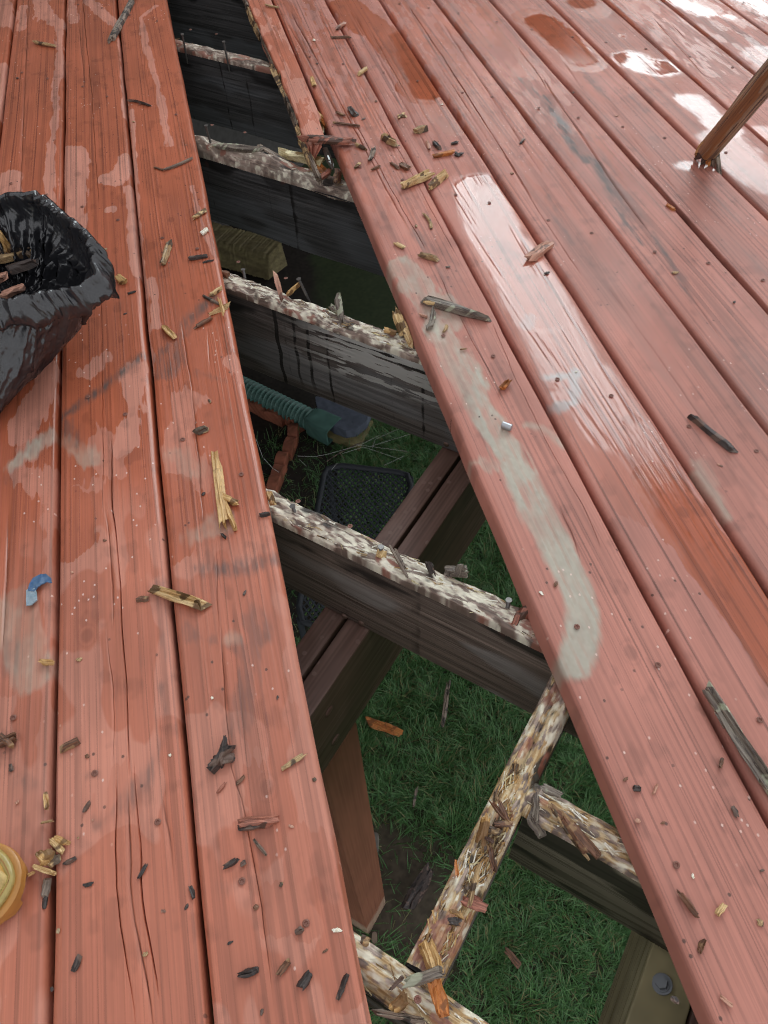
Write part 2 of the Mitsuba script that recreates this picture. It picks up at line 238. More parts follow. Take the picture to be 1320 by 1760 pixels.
def deck_material(key, boards):
    def deck_color(p, n, uv):
        x, y, k, lx = board_xy(p)
        w, n1, n2 = wetness(x, y, k, lx, boards)
        a, b, c = grain(lx, y, k)
        tone = .92 + .16 * cell_rand(k, 41)
        dry_c = mi.Color3f(.50, .208, .147) * tone; wet_c = mi.Color3f(.385, .100, .048) * tone
        right = smoothstep(2.2, 3.2, k)
        dry_c = dry_c * (1 - right) + mi.Color3f(.435, .180, .140) * right
        col = mix(dry_c, wet_c, w)
        line = smoothstep(.55, .9, a) * .26 + smoothstep(.60, .95, b) * .26 + (c - .5) * .18 + .16 * smoothstep(.62, .80, fb2(x * 50, y * 30, k + 51, 3))
        old = smoothstep(4.5, 5.2, k) * (1 - w) * smoothstep(.42, .72, fb2(x * 30, y * 3.0, k, 3))       # boards weathered through to grey in the grain
        col = col * (1 - line) * (.80 + .42 * fb2(x * 26, y * 8, k + 1, 3))
        col = mix(col, mi.Color3f(.235, .135, .115), .62 * old * (.3 + .7 * a))
        kx, ky = .03 + .08 * cell_rand(k, dr.floor(y * .9), 61), (dr.floor(y * .9) + .2 + .6 * cell_rand(k, dr.floor(y * .9), 62)) / .9
        kd = dr.sqrt(dr.square((lx - kx) / .010) + dr.square((y - ky) / .014)) + .35 * n1
        col = col * (1 - .24 * (1 - smoothstep(.5, 1.0, kd)) - .07 * (1 - smoothstep(.0, .25, dr.abs(kd - 1.15))))
        ms = patches(x, y, k, pick(MILDEW, boards), n1, n2, .008); fib = smoothstep(.30, .70, .45 * nz2(lx * 420, y * 9, k) + .55 * fb2(x * 160, y * 50, k, 2))
        col = mix(col, mi.Color3f(.075, .068, .064), dr.clip(ms * (.35 + .65 * fib), 0, .85))
        st = patches(x, y, k, pick(SILT, boards), n1, n2, .006) * dr.lerp(.90 + .10 * smoothstep(.35, .6, fb2(x * 70, y * 40, k + 4, 3)), .50 + .50 * smoothstep(.34, .60, fb2(x * 46, y * 20, k + 4, 3)), smoothstep(.42, .62, y))
        col = mix(col, mi.Color3f(.42, .39, .315) * (.85 + .3 * n1 + .2 * fb2(x * 200, y * 120, k, 2)), dr.clip(st * (.80 + .20 * smoothstep(.25, .55, a)) + .25 * st * (n2 * 2), 0, .93))
        te = patches(x, y, k, pick(TEAL, boards), n1, n2, .006)
        col = mix(col, mi.Color3f(.25, .31, .31), te * .65)
        d1, d2, r1 = voronoi(x * 95, y * 80)                                      # grit and mildew specks
        near = 1 - smoothstep(.9, 2.0, y)
        spot = (1 - smoothstep(.10, .20, d1)) * dr.select(r1 > .975, 1.0, 0.0) * smoothstep(.40, .60, fb2(x * 7, y * 6, 3, 2)) 
        col = mix(col, mi.Color3f(.06, .035, .028), .8 * spot)
        d3, d4, r3 = voronoi(x * 150 + 7, y * 110)
        pale = (1 - smoothstep(.10, .24, d3)) * dr.select(r3 > .965, 1.0, 0.0) * smoothstep(.50, .66, fb2(x * 9 + 4, y * 7, 9, 2))
        col = mix(col, mi.Color3f(.70, .52, .46), .75 * pale)
        return dr.clip(col, .01, .9)
    def deck_rough(p, n, uv):
        x, y, k, lx = board_xy(p)
        w, n1, n2 = wetness(x, y, k, lx, boards); f = film_of(x, y, k, n1, n2, boards)
        r = .62 - .30 * smoothstep(.3, .95, w) + .10 * n1
        return dr.clip(r * (1 - f) + .035 * f, .03, .8)
    def deck_bump(p, n, uv):
        x, y, k, lx = board_xy(p)
        a, b, c = grain(lx, y, k)
        n1 = nz2(x * 26 + k * 3, y * 11, k) - .5; n2 = nz2(x * 140, y * 55, k + 5) - .5
        f = film_of(x, y, k, n1, n2, boards)
        ridged = dr.select(dr.abs(k - 4) < .5, 1.0, 0.0)
        if 4 not in boards: return (.00042 * a + .00020 * b + .00012 * c) * (1 - .94 * f) + .00004 * n2 * f
        pool = 1 - smoothstep(.018, .036, seg_dist(x, y, [(0.513, 1.335), (0.480, 1.159), (0.477, 1.034), (0.476, 0.936)]) + .012 * n1)
        ripple = ridged * (1 - pool) * smoothstep(.45, .62, y + .0) 
        arch = dr.sqrt(dr.square(lx - .075) + dr.square(.055 * (y - 1.6))) + .003 * nz2(lx * 25, y * 6)
        wave = nz2(arch * 330, y * 4.5)
        h = (.00042 * a + .00020 * b + .00012 * c) * (1 - .94 * f * (1 - ridged)) * (1 - .9 * pool * ridged)
        return h + .00085 * wave * ridged * (1 - pool) * f + .00004 * n2 * f
    mat(key, proc(deck_color), proc(deck_rough), proc(deck_bump, .0006), 1.0, specular=.5)
DECK_GROUPS = {'deck_paint_a': (-4, -3, -2, -1, 0), 'deck_paint_d': (2, 3), 'deck_paint_e': (4,), 'deck_paint_f': (5, 6, 7, 8, 9, 10, 11, 12)}
for key_, boards_ in DECK_GROUPS.items(): deck_material(key_, boards_)
DECK_OF = {b_: key_ for key_, bs_ in DECK_GROUPS.items() for b_ in bs_}
for b_ in range(-17, 21): DECK_OF.setdefault(b_, 'deck_paint_a' if b_ < 1 else 'deck_paint_d')

def joist_color(p, n, uv):
    u = (p.x - p.y) * S2; nn = (p.x + p.y) * S2; j = dr.floor((1.9 - nn) / .39245 + .2)
    z = p.z; g = nz2(u * 5, z * 260, j) * .5 + .5 * nz2(u * 14, z * 700, j)
    warm = dr.clip((j - 1.4) / 1.6, 0, 1)
    base = mix(mi.Color3f(.072, .070, .071), mi.Color3f(.185, .140, .116), warm) * (.35 + 1.2 * g)
    grey = smoothstep(.44, .58, fb2(u * 5 + j * 3, z * 13, j, 3)) * smoothstep(-.105, -.13, z + .05 * (fb2(u * 9, j * 5, 0, 2) - .5))
    base = mix(base, mix(mi.Color3f(.13, .135, .145), mi.Color3f(.30, .275, .26), warm) * (.7 + .5 * g), .75 * grey)
    ur = u + .006 * (nz2(z * 30, u * 4, j) - .5)
    run = smoothstep(.66, .78, nz2(ur * 95 + j * 9, j, 3) * smoothstep(.35, .6, nz2(ur * 11, j, 13)) + .12 * (nz2(ur * 40, z * 60, j) - .4)) * smoothstep(-.26 + 0 * u, -.20, z + .16 * (nz2(u * 9, j, 7) - .3))
    base = mix(base, mi.Color3f(.012, .010, .009), .9 * run)
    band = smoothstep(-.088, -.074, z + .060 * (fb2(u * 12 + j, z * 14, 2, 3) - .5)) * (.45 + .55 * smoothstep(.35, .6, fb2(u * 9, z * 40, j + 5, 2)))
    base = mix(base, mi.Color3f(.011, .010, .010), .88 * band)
    j3 = dr.select((dr.abs(nn - .868) < .03), 1.0, 0.0) * smoothstep(-.80, -.62, u) * smoothstep(-.165, -.135, z - .075 * (u + .62)) * smoothstep(.42, .52, nz2(u * 6, (z - .05 * u) * 190, 4) * .6 + .4 * nz2(u * 50, z * 300, 9))
    base = mix(base, mi.Color3f(.48, .47, .44), .8 * j3)
    red = smoothstep(.70, .76, fb2(u * 16, z * 12, j + 3, 3)) * smoothstep(-.12, -.06, z)
    return mix(base, mi.Color3f(.22, .07, .045), .45 * red)
def joist_rough(p, n, uv):
    u = (p.x - p.y) * S2
    return .34 + .35 * fb2(u * 7, p.z * 18, 1, 2)
def joist_bump(p, n, uv):
    u = (p.x - p.y) * S2
    return .0014 * nz2(u * 6, p.z * 210) + .0003 * nz2(u * 40, p.z * 600) + .0006 * nz2(u * 9, p.z * 60, 3)
mat('joist_wood', proc(joist_color), proc(joist_rough), proc(joist_bump, .001), 1.0, specular=.5)

def treated_color(p, n, uv):      # greenish treated pine
    u = (p.x - p.y) * S2; nn = (p.x + p.y) * S2
    g = noise(p.z * 240 + 20 * noise(nn * 3, u * 3), nn * 4, u * 4); h = noise(nn * 60, u * 60, p.z * 700)
    dark = smoothstep(.45, .7, fbm(u * 6, nn * 6, p.z * 26, 3))
    c = mix(mi.Color3f(.62, .56, .36), mi.Color3f(.44, .37, .20), smoothstep(.5, .85, g)) * (.85 + .3 * h)
    return mix(c, mi.Color3f(.22, .18, .09), .30 * dark)
mat('treated_pine', proc(treated_color), .55)
def treated_old(p, n, uv):
    u = (p.x - p.y) * S2
    g = noise(u * 6, p.z * 260 + 8 * noise(u * 5, p.z * 20)); k = smoothstep(.5, .62, fb2(u * 7, p.z * 22, 5, 3))
    c = mix(mi.Color3f(.165, .145, .105), mi.Color3f(.09, .078, .056), smoothstep(.45, .75, g))
    return mix(c, mi.Color3f(.018, .015, .012), .9 * k)
mat('treated_weathered', proc(treated_old), .42)
def beam_color(p, n, uv):
    nn = (p.x + p.y) * S2; u = (p.x - p.y) * S2
    g = noise(nn * 4, p.z * 230, u * 330); m = fbm(nn * 9, u * 30, p.z * 14, 3)
    c = mix(mi.Color3f(.15, .080, .060), mi.Color3f(.21, .125, .10), smoothstep(.4, .65, m)) * (.75 + .5 * g)
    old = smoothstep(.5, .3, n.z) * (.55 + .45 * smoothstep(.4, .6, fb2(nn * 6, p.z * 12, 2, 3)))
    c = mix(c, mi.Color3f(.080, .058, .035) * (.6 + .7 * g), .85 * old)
    spot = smoothstep(.18, .1, voronoi(nn * 38, u * 38)[0]) * smoothstep(.5, .8, n.z) * dr.select(voronoi(nn * 38, u * 38)[2] > .6, 1.0, 0.0)
    return mix(c, mi.Color3f(.26, .17, .14), .5 * spot)
mat('beam_wood', proc(beam_color), .5)
def post_color(p, n, uv):
    g = noise(p.x * 240, p.y * 240, p.z * 5); m = fbm(p.x * 12, p.y * 12, p.z * 6, 3)
    c = mi.Color3f(.25, .098, .058) * (.72 + .3 * g + .4 * (m - .5))
    worn = smoothstep(-1.86, -1.95, p.z + .09 * (fbm(p.x * 30, p.y * 30, p.z * 20, 3) - .5)) * (.6 + .4 * g)
    c = mix(c, mi.Color3f(.44, .34, .25), .8 * worn)
    top = smoothstep(-.86, -.74, p.z + .35 * (p.x - p.y) + .04 * (m - .5))
    return c
mat('post_paint', proc(post_color), .5)

def rot_color(p, n, uv):          # decayed upper faces: bleached mycelium, crumbling tan wood, black wet wood, old paint
    u = (p.x - p.y) * S2; nn = (p.x + p.y) * S2
    along = dr.select((dr.abs(u + .045) < .026) & (nn < .462) & (nn > .09), nn, u); across = dr.select((dr.abs(u + .045) < .026) & (nn < .462) & (nn > .09), u, nn)
    j = dr.floor((1.9 - nn) / .39245 + .2); blk = dr.select((dr.abs(u + .045) < .026) & (nn < .462) & (nn > .09), 1.0, 0.0)
    near = dr.select(nn < .36, 1.0, 0.0); j5 = dr.select((nn < .33) & (nn > .26) & (blk < .5), 1.0, 0.0)
    a = fb2(along * 55, across * 190, 1, 3); b = fb2(along * 95 + 9, across * 260, 7, 3); c = fb2(along * 14, across * 60, 3, 2)
    fib = nz2(along * 22, across * 900, 5); chip = nz2(along * 160, across * 420, 21)
    col = mix(mi.Color3f(.17, .120, .095), mi.Color3f(.38, .285, .235), smoothstep(.35, .65, a)) * (.6 + .7 * fib)
    gold = dr.maximum(blk, near) * smoothstep(.42, .58, b + .12 * chip)
    col = mix(col, mix(mi.Color3f(.42, .25, .10), mi.Color3f(.60, .45, .25), smoothstep(.3, .8, fib)), .88 * gold)
    far = smoothstep(1.15, 1.3, nn)
    th = .475 + .06 * near + .05 * blk + .12 * far - .03 * j5
    white = smoothstep(th - .06, th + .16, .55 * a + .45 * b + .13 * (chip - .5) + .10 * (c - .5))
    col = mix(col, mi.Color3f(.74, .695, .56) * (.8 + .3 * chip), .93 * white)
    grey2 = far * smoothstep(.4, .6, c)
    col = mix(col, mi.Color3f(.30, .25, .20), .6 * grey2 * (1 - white))
    dark = smoothstep(.69, .80, fb2(along * 24 + 5, across * 40, 11, 3)); col = mix(col, mi.Color3f(.018, .014, .012), .9 * dark)
    red = smoothstep(.66, .72, fb2(along * 26, across * 60, 17, 2)); col = mix(col, mi.Color3f(.33, .115, .075), .6 * red * (1 - white))
    return dr.clip(col, .01, .85)
def rot_bump(p, n, uv):
    return .0034 * fb2(p.x * 160, p.y * 160, 0, 3)
mat('rotten_wood', proc(rot_color), .6, proc(rot_bump, .0012), 1.0)

PALETTE_ROWS = []
def wood(key, light, dark, flecks, rough=.6, amount=.5):
    PALETTE[key] = len(PALETTE_ROWS); PALETTE_ROWS.append((light, dark, flecks, amount))
def broken_wood(p, n, uv):
    which = dr.floor(uv.y * .5 + .01); v = uv.y - 2 * which
    light, dark, flecks, amount = mi.Color3f(0), mi.Color3f(0), mi.Color3f(0), mi.Float(0)
    for i, (a, b, c, q) in enumerate(PALETTE_ROWS):
        on = dr.abs(which - i) < .5
        light = dr.select(on, mi.Color3f(*a), light); dark = dr.select(on, mi.Color3f(*b), dark); flecks = dr.select(on, mi.Color3f(*c), flecks); amount = dr.select(on, q, amount)
    g = nz2(uv.x * 45, v * 26); h = nz2(uv.x * 160, v * 60, 3); m = fb2(p.x * 70 + p.z * 40, p.y * 70 - p.z * 50, 0, 3); f = fb2(p.x * 60 - p.z * 40, p.y * 60 + p.z * 30, 9, 3)
    c = mix(light, dark, smoothstep(.35, .75, .55 * g + .45 * m)) * (.75 + .5 * h)
    c = mix(c, flecks, .9 * smoothstep(1 - amount - .04, 1 - amount + .04, f * 1.25 - .1))
    return dr.clip(c, .008, .85)
wood('fresh_wood', (.64, .46, .23), (.38, .23, .095), (.10, .05, .02), amount=.34)
wood('white_rot', (.80, .77, .68), (.60, .52, .38), (.30, .2, .1), amount=.3)
wood('golden_wood', (.56, .355, .15), (.36, .19, .06), (.16, .08, .03), amount=.35)
wood('tan_wood', (.46, .31, .155), (.20, .12, .06), (.05, .03, .02), amount=.40)
wood('dark_wood', (.060, .042, .036), (.022, .017, .016), (.13, .08, .06), amount=.3, rough=.5)
wood('grey_wood', (.25, .19, .145), (.095, .07, .055), (.03, .025, .02), amount=.35)
wood('brown_wood', (.19, .085, .045), (.07, .035, .022), (.30, .18, .09), amount=.3)
wood('red_wood', (.36, .135, .09), (.19, .07, .045), (.06, .035, .025), amount=.36)
wood('pink_wood', (.50, .27, .19), (.34, .16, .11), (.14, .07, .05), amount=.3)
wood('orange_wood', (.52, .19, .05), (.34, .10, .02), (.20, .07, .02), amount=.3)
wood('pale_wood', (.66, .58, .36), (.42, .33, .16), (.22, .13, .05), amount=.3)
wood('bark_wood', (.21, .175, .14), (.08, .06, .05), (.36, .37, .27), amount=.30)
mat('broken_wood', proc(broken_wood), .55)
mat('screw_steel', (.16, .15, .145), .42, metallic=.7)
mat('rusty_screw', (.19, .078, .055), .5)
mat('galvanised', (.42, .43, .45), .38, metallic=.8)
mat('bolt_steel', (.22, .23, .245), .45, metallic=.6)

# ---------------------------------------------------------------- the deck: boards, joists, blocking, beam, post
U0, U1, N0, N1 = -3.24, .46, -.36, 4.3       # the deck's outline in the joist frame
def board_span(x): return max(x - U1 / S2, N0 / S2 - x), min(x - U0 / S2, N1 / S2 - x)
CRACKS = {   # checks in the boards: path in metres, half width in mm, depth in mm
    -2: [([(-0.412, 2.900), (-0.412, 2.706), (-0.403, 2.120), (-0.394, 1.693), (-0.390, 1.427)], 1.0, 6), ([(-0.382, 0.760), (-0.377, 0.642), (-0.376, 0.538)], .8, 4)],
    -1: [([(-0.253, 2.742), (-0.247, 2.239), (-0.244, 1.912), (-0.241, 1.668), (-0.238, 1.538)], 1.4, 7), ([(-0.270, 2.749), (-0.260, 2.243), (-0.254, 2.037)], .8, 4), ([(-0.240, 1.361), (-0.243, 1.166), (-0.246, 0.986), (-0.250, 0.724)], .9, 5), ([(-0.230, 0.865), (-0.231, 0.729), (-0.228, 0.601), (-0.229, 0.515), (-0.229, 0.409), (-0.230, 0.348)], 1.1, 7),
         ([(-0.245, 0.733), (-0.241, 0.651), (-0.241, 0.543)], .9, 5), ([(-0.258, 0.531), (-0.252, 0.459), (-0.254, 0.361)], .8, 5), ([(-0.249, 0.343), (-0.252, 0.260), (-0.250, 0.197), (-0.242, 0.110)], .9, 6), ([(-0.233, 0.329), (-0.233, 0.230), (-0.231, 0.158), (-0.230, 0.102)], 1.0, 6),
         ([(-0.221, 0.359), (-0.219, 0.260), (-0.222, 0.227), (-0.215, 0.130)], .9, 6), ([(-0.196, 0.339), (-0.193, 0.297), (-0.189, 0.263), (-0.188, 0.224)], 1.2, 6), ([(-0.284, 0.355), (-0.283, 0.318), (-0.285, 0.288)], .7, 4), ([(-0.272, 0.268), (-0.271, 0.193)], .5, 3)],
    0: [([(-0.119, 1.097), (-0.114, 0.948), (-0.118, 0.797), (-0.123, 0.668)], .5, 3), ([(-0.101, 0.509), (-0.107, 0.405), (-0.107, 0.329), (-0.099, 0.288), (-0.094, 0.186), (-0.095, 0.109)], .55, 3.5), ([(-0.070, 1.082), (-0.078, 0.965)], .45, 2), ([(-0.085, 0.421), (-0.090, 0.311)], .4, 2), ([(-0.100, 0.632), (-0.110, 0.499)], .4, 2)],
    3: [([(0.305, 2.359), (0.311, 1.944), (0.317, 1.490), (0.320, 1.268)], .8, 5), ([(0.273, 2.413), (0.290, 1.984), (0.299, 1.690)], .6, 4), ([(0.350, 2.385), (0.364, 1.925), (0.375, 1.520)], .8, 5), ([(0.320, 1.725), (0.324, 1.417), (0.332, 1.186)], .9, 5), ([(0.363, 1.682), (0.363, 1.382), (0.363, 1.157)], .7, 4),
        ([(0.377, 0.950), (0.367, 0.836), (0.365, 0.770), (0.364, 0.701), (0.364, 0.649), (0.368, 0.551), (0.364, 0.494)], .8, 5), ([(0.323, 1.115), (0.325, 0.919), (0.331, 0.819)], .6, 3), ([(0.327, 0.573), (0.327, 0.523), (0.320, 0.473)], .6, 3), ([(0.410, 0.603), (0.403, 0.492), (0.393, 0.388)], .35, 2), ([(0.350, 0.298), (0.347, 0.222)], .4, 2)],
    4: [([(0.455, 2.263), (0.451, 1.710), (0.444, 1.498)], .5, 3)],
    5: [([(0.608, 2.292), (0.603, 1.945), (0.593, 1.526), (0.587, 1.268)], .7, 4), ([(0.664, 2.148), (0.648, 1.645), (0.639, 1.340)], .5, 3), ([(0.600, 1.472), (0.596, 1.202), (0.594, 1.033)], .5, 3)],
    6: [([(0.796, 1.778), (0.777, 1.492), (0.760, 1.279), (0.753, 1.114)], .9, 5), ([(0.773, 1.957), (0.764, 1.695)], .6, 3), ([(0.748, 0.969), (0.737, 0.813)], .4, 2)],
    7: [([(0.832, 1.613), (0.828, 1.543), (0.810, 1.417), (0.804, 1.334)], 1.1, 5), ([(0.869, 1.853), (0.850, 1.666)], .5, 3), ([(0.880, 1.485), (0.868, 1.201)], .4, 2)],
    9: [([(1.127, 1.983), (1.095, 1.584), (1.087, 1.417)], .7, 4), ([(1.185, 2.002), (1.147, 1.627)], .5, 3), ([(1.210, 1.954), (1.198, 1.809)], .6, 3), ([(1.084, 1.618), (1.070, 1.296)], .6, 3)],
}
def board_mesh(k, y0, y1, left=None, end=None, coarse=False):
    g = np.random.default_rng(100 + k); x0 = X0 + k * PITCH + (PITCH - BW) / 2
    if coarse:
        b = nu_box; m = trimesh.creation.box(extents=(BW, y1 - y0, TH)); m.apply_translation((x0 + BW / 2, (y0 + y1) / 2, -TH / 2)); return m
    ed = [0, 0, .0007, .0022, .0048, .0085]; ez = [-TH, -.012, -.0062, -.0028, -.0008, 0]
    cr = [c for c in CRACKS.get(k, [])]
    if len(cr) < 9 and k <= 6:                 # plus fine drying checks nobody would notice one by one
        for _ in range(2):
            ys = g.uniform(.1, 2.3); L = g.uniform(.15, .5); xs = x0 + g.uniform(.02, .12)
            cr.append(([(xs, ys), (xs + g.uniform(-.003, .003), ys + L / 2), (xs + g.uniform(-.004, .004), ys + L)], .35, 1.6))
    C = []
    for pts, hw, dep in cr:
        q = np.array(sorted(pts, key=lambda v: v[1])); C.append((q, hw * 1.3 / 1000, dep / 1000, float(np.interp((q[0, 1] + q[-1, 1]) / 2, q[:, 1], q[:, 0]))))
    base = list(np.linspace(.0085, BW - .0085, 18)[1:-1] + x0)
    cols = [(x0 + a, z, None, 0) for a, z in zip(ed, ez)]
    for b in base:
        if all(abs(b - c[3]) > .0028 for c in C): cols.append((b, 0, None, 0))
    for i, (q, hw, dep, xc) in enumerate(C):
        if x0 + .010 < xc < x0 + BW - .010: cols += [(xc - hw, 0, i, 0), (xc, 0, i, 1), (xc + hw, 0, i, 0)]
    cols += [(x0 + BW - a, z, None, 0) for a, z in zip(ed[::-1], ez[::-1])]
    mid = sorted(cols[6:-6], key=lambda c: c[0]); cols = cols[:6] + mid + cols[-6:]
    fine0, fine1 = max(y0, -.25), min(y1, 2.95)
    ys = np.unique(np.r_[np.arange(y0, fine0, .3), np.arange(fine0, fine1, .018), np.arange(fine1, y1, .3), y1])
    nomx = np.array([c[0] for c in cols]); V = np.zeros((len(ys), len(cols), 3))
    cup = g.uniform(-.0009, .0009); lift = g.uniform(-.0009, .0009); tilt = g.uniform(-.008, .008)
    for r, y in enumerate(ys):
        dx = np.zeros(len(cols)); z = np.array([c[1] for c in cols], float)
        for i, (q, hw, dep, xc) in enumerate(C):
            d = float(np.interp(y, q[:, 1], q[:, 0])) - xc + .0012 * (meshkit.noise([[y * 22, k, i]])[0] - .5) + .0006 * (meshkit.noise([[y * 70, k, i]])[0] - .5)
            inside = np.clip((nomx - x0) * (x0 + BW - nomx) / (.02 * BW), 0, 1)
            dx += d * np.exp(-((nomx - xc) / .03) ** 2) * inside
            a = np.clip((y - q[0, 1]) / .06, 0, 1) * np.clip((q[-1, 1] - y) / .06, 0, 1); a *= .35 + .9 * meshkit.noise([[y * 14, k, i + 9]])[0]
            for j, c in enumerate(cols):
                if c[2] == i and c[3]: z[j] -= dep * min(a, 1)
        x = nomx + dx; x += .0012 * (meshkit.noise([[y * 2.1, k, 3]])[0] - .5)
        top = np.array([c[1] > -.011 for c in cols])
        edge_w = .0022 * (meshkit.noise(np.c_[np.sign(nomx - x0 - BW / 2) * 5, np.full(len(cols), y * 9), np.full(len(cols), k)]) - .5)
        x += edge_w * (np.abs(nomx - x0 - BW / 2) > BW / 2 - .012)
        t = (nomx - x0) / BW * 2 - 1
        z = z + top * (cup * t * t + lift + tilt * t * BW / 2 * .3 + .0011 * (meshkit.fbm(np.c_[nomx * 24, np.full(len(cols), y * 5), np.full(len(cols), k)], 2) - .5))
        if left is not None:
            xl = left(y); s = np.clip((x - x0) / BW, 0, 1); x = xl + (x0 + BW - xl) * s
        V[r, :, 0] = np.maximum.accumulate(x); V[r, :, 1] = y; V[r, :, 2] = z
    if end is not None:
        V[0, :, 1] += end(nomx); V[1, :, 1] = np.maximum(V[1, :, 1], V[0, :, 1] + .004)
        for r in range(2, 16): V[r, :, 1] = np.maximum(V[r, :, 1], V[r - 1, :, 1] + .002)
    c = len(cols); V = V.reshape(-1, 3); q = grid_faces(len(ys), c)
    e = (len(ys) - 1) * c
    f = list(tri(q)) + [[0, j, j + 1] for j in range(1, c - 1)] + [[e, e + j + 1, e + j] for j in range(1, c - 1)]
    bot = [[r * c, r * c + c - 1, (r + 1) * c + c - 1] for r in range(len(ys) - 1)] + [[r * c, (r + 1) * c + c - 1, (r + 1) * c] for r in range(len(ys) - 1)]
    m = trimesh.Trimesh(V, np.vstack([np.array(f), np.array(bot)]), process=False)
    if (m.face_normals[:, 2] * m.area_faces)[np.abs(m.triangles_center[:, 2]) < .02].sum() < 0: m.invert()
    return m
tag('deck', 'red painted wooden deck with two boards torn out over a rotten frame', 'deck')
def stub_left(y): return float(np.interp(y, [1.30, 1.45, 1.62, 1.85, 2.1, 2.35, 2.7, 3.0], [.222, .2085, .206, .206, .203, .196, .190, .170])) + .004 * (meshkit.noise([[y * 16, 1, 1]])[0] - .5) + .0025 * (meshkit.noise([[y * 60, 2, 1]])[0] - .5)
STUB_END = (0.2157, 1.6226)[1]; STUB_FAR = (0.2871, 1.7591)[1]
def stub_end(x):
    t = (x - .2) / .06; return np.interp(t, [0, .3, .5, .62, .8, 1], np.array([0, .12, .3, .75, 1, .97]) * (STUB_FAR - STUB_END)) + .03 * (meshkit.noise(np.c_[x * 500, x * 0, x * 0]) - .5)
BOARDS = {}
for k in range(-17, 21):
    x = X0 + (k + .5) * PITCH; y0, y1 = board_span(x)
    if y1 - y0 < .15: continue
    if k == 1: y0 = 3.3
    key = numbered('board', 'deck'); BOARDS[k] = key
    if k == 2:
        add(key, board_mesh(2, STUB_END, y1, stub_left, stub_end), DECK_OF[2], smooth=False)
        labels[key] = {'label': 'broken stub of a red board, rotted along one side to half its width'}
        continue
    vis = -4 <= k <= 12
    add(key, board_mesh(k, y0, y1, coarse=not vis), DECK_OF[k], smooth=50 if vis else False)
# torn wood along the rotted side of the stub and at its end
for i, (y, L) in enumerate([(1.50, .10), (1.56, .17), (1.70, .22), (1.88, .2), (2.04, .26), (2.28, .2), (2.46, .24), (2.66, .2)]):
    xa, xb = stub_left(y), stub_left(y + L)
    m, uv = splinter((xa - .001, y, -.012 - .004 * (i % 3)), (xb - .001, y + L, -.016), .010 + .005 * (i % 2), .020, 300 + i)
    add(numbered('torn_edge', BOARDS[2]), m, ('grey_wood', 'tan_wood')[i % 2], uv=uv)
for i, (px_, L, w, c) in enumerate([((0.2489, 1.7486), .085, .014, 'pale_wood'), ((0.2239, 1.6868), .075, .018, 'pale_wood'), ((0.2617, 1.7734), .06, .010, 'golden_wood'), ((0.2812, 1.7965), .05, .009, 'brown_wood'), ((0.2216, 1.6471), .05, .008, 'golden_wood'), ((0.2648, 1.7549), .05, .008, 'orange_wood'), ((0.2083, 1.6172), .06, .008, 'tan_wood')]):
    m, uv = splinter((px_[0] + .004, px_[1] - .02, -.010 - .002 * i), (px_[0] - .012, px_[1] + L, -.014), w, .016, 330 + i, jag=1.4)
    add(numbered('torn_end', BOARDS[2]), m, c, uv=uv)

# screws in the boards, two over every joist
def screw_mesh():
    V = [(0, 0, -.0012)]; F = []; ra = [.0015, .0024, .0027, .0036]; zz = [-.0011, -.0001, 0, -.0006]
    for i in range(4):
        for j in range(12):
            r = ra[i] * (1 if i > 1 or j % 2 else .62); V.append((r * math.cos(j * math.pi / 6), r * math.sin(j * math.pi / 6), zz[i]))
    F += [[0, 1 + j, 1 + (j + 1) % 12] for j in range(12)]
    for i in range(3):
        for j in range(12): a = 1 + i * 12 + j; b = 1 + i * 12 + (j + 1) % 12; F += [[a, a + 12, b + 12], [a, b + 12, b]]
    return trimesh.Trimesh(V, F, process=False)
screw = mikit.ply(screw_mesh(), 'rusty_screw'); T = mi.ScalarTransform4f
J_N = {i: n + .019 for i, n in zip(range(-7, 7), JN)}; J_N[4] = .068
for k, key in BOARDS.items():
    if not -3 <= k <= 11 or k == 2: continue
    for i, n in list(J_N.items()) + [(3.5, .294)]:
        for s in (.27, .74):
            x = X0 + k * PITCH + s * PITCH + rng.uniform(-.008, .008); y = n / S2 - x + rng.uniform(-.012, .012)
            if not (-.05 < y < 2.7 and -.5 < x < 1.6 and abs(n) < 3): continue
            if i == 3.5 and (x - y) * S2 < -.02: continue
            scene[numbered('screw', key)] = {**screw, 'to_world': T().translate([x, y, .0022]).rotate([0, 0, 1], rng.uniform(0, 60)).rotate([1, 0, 0], rng.uniform(-6, 6))}

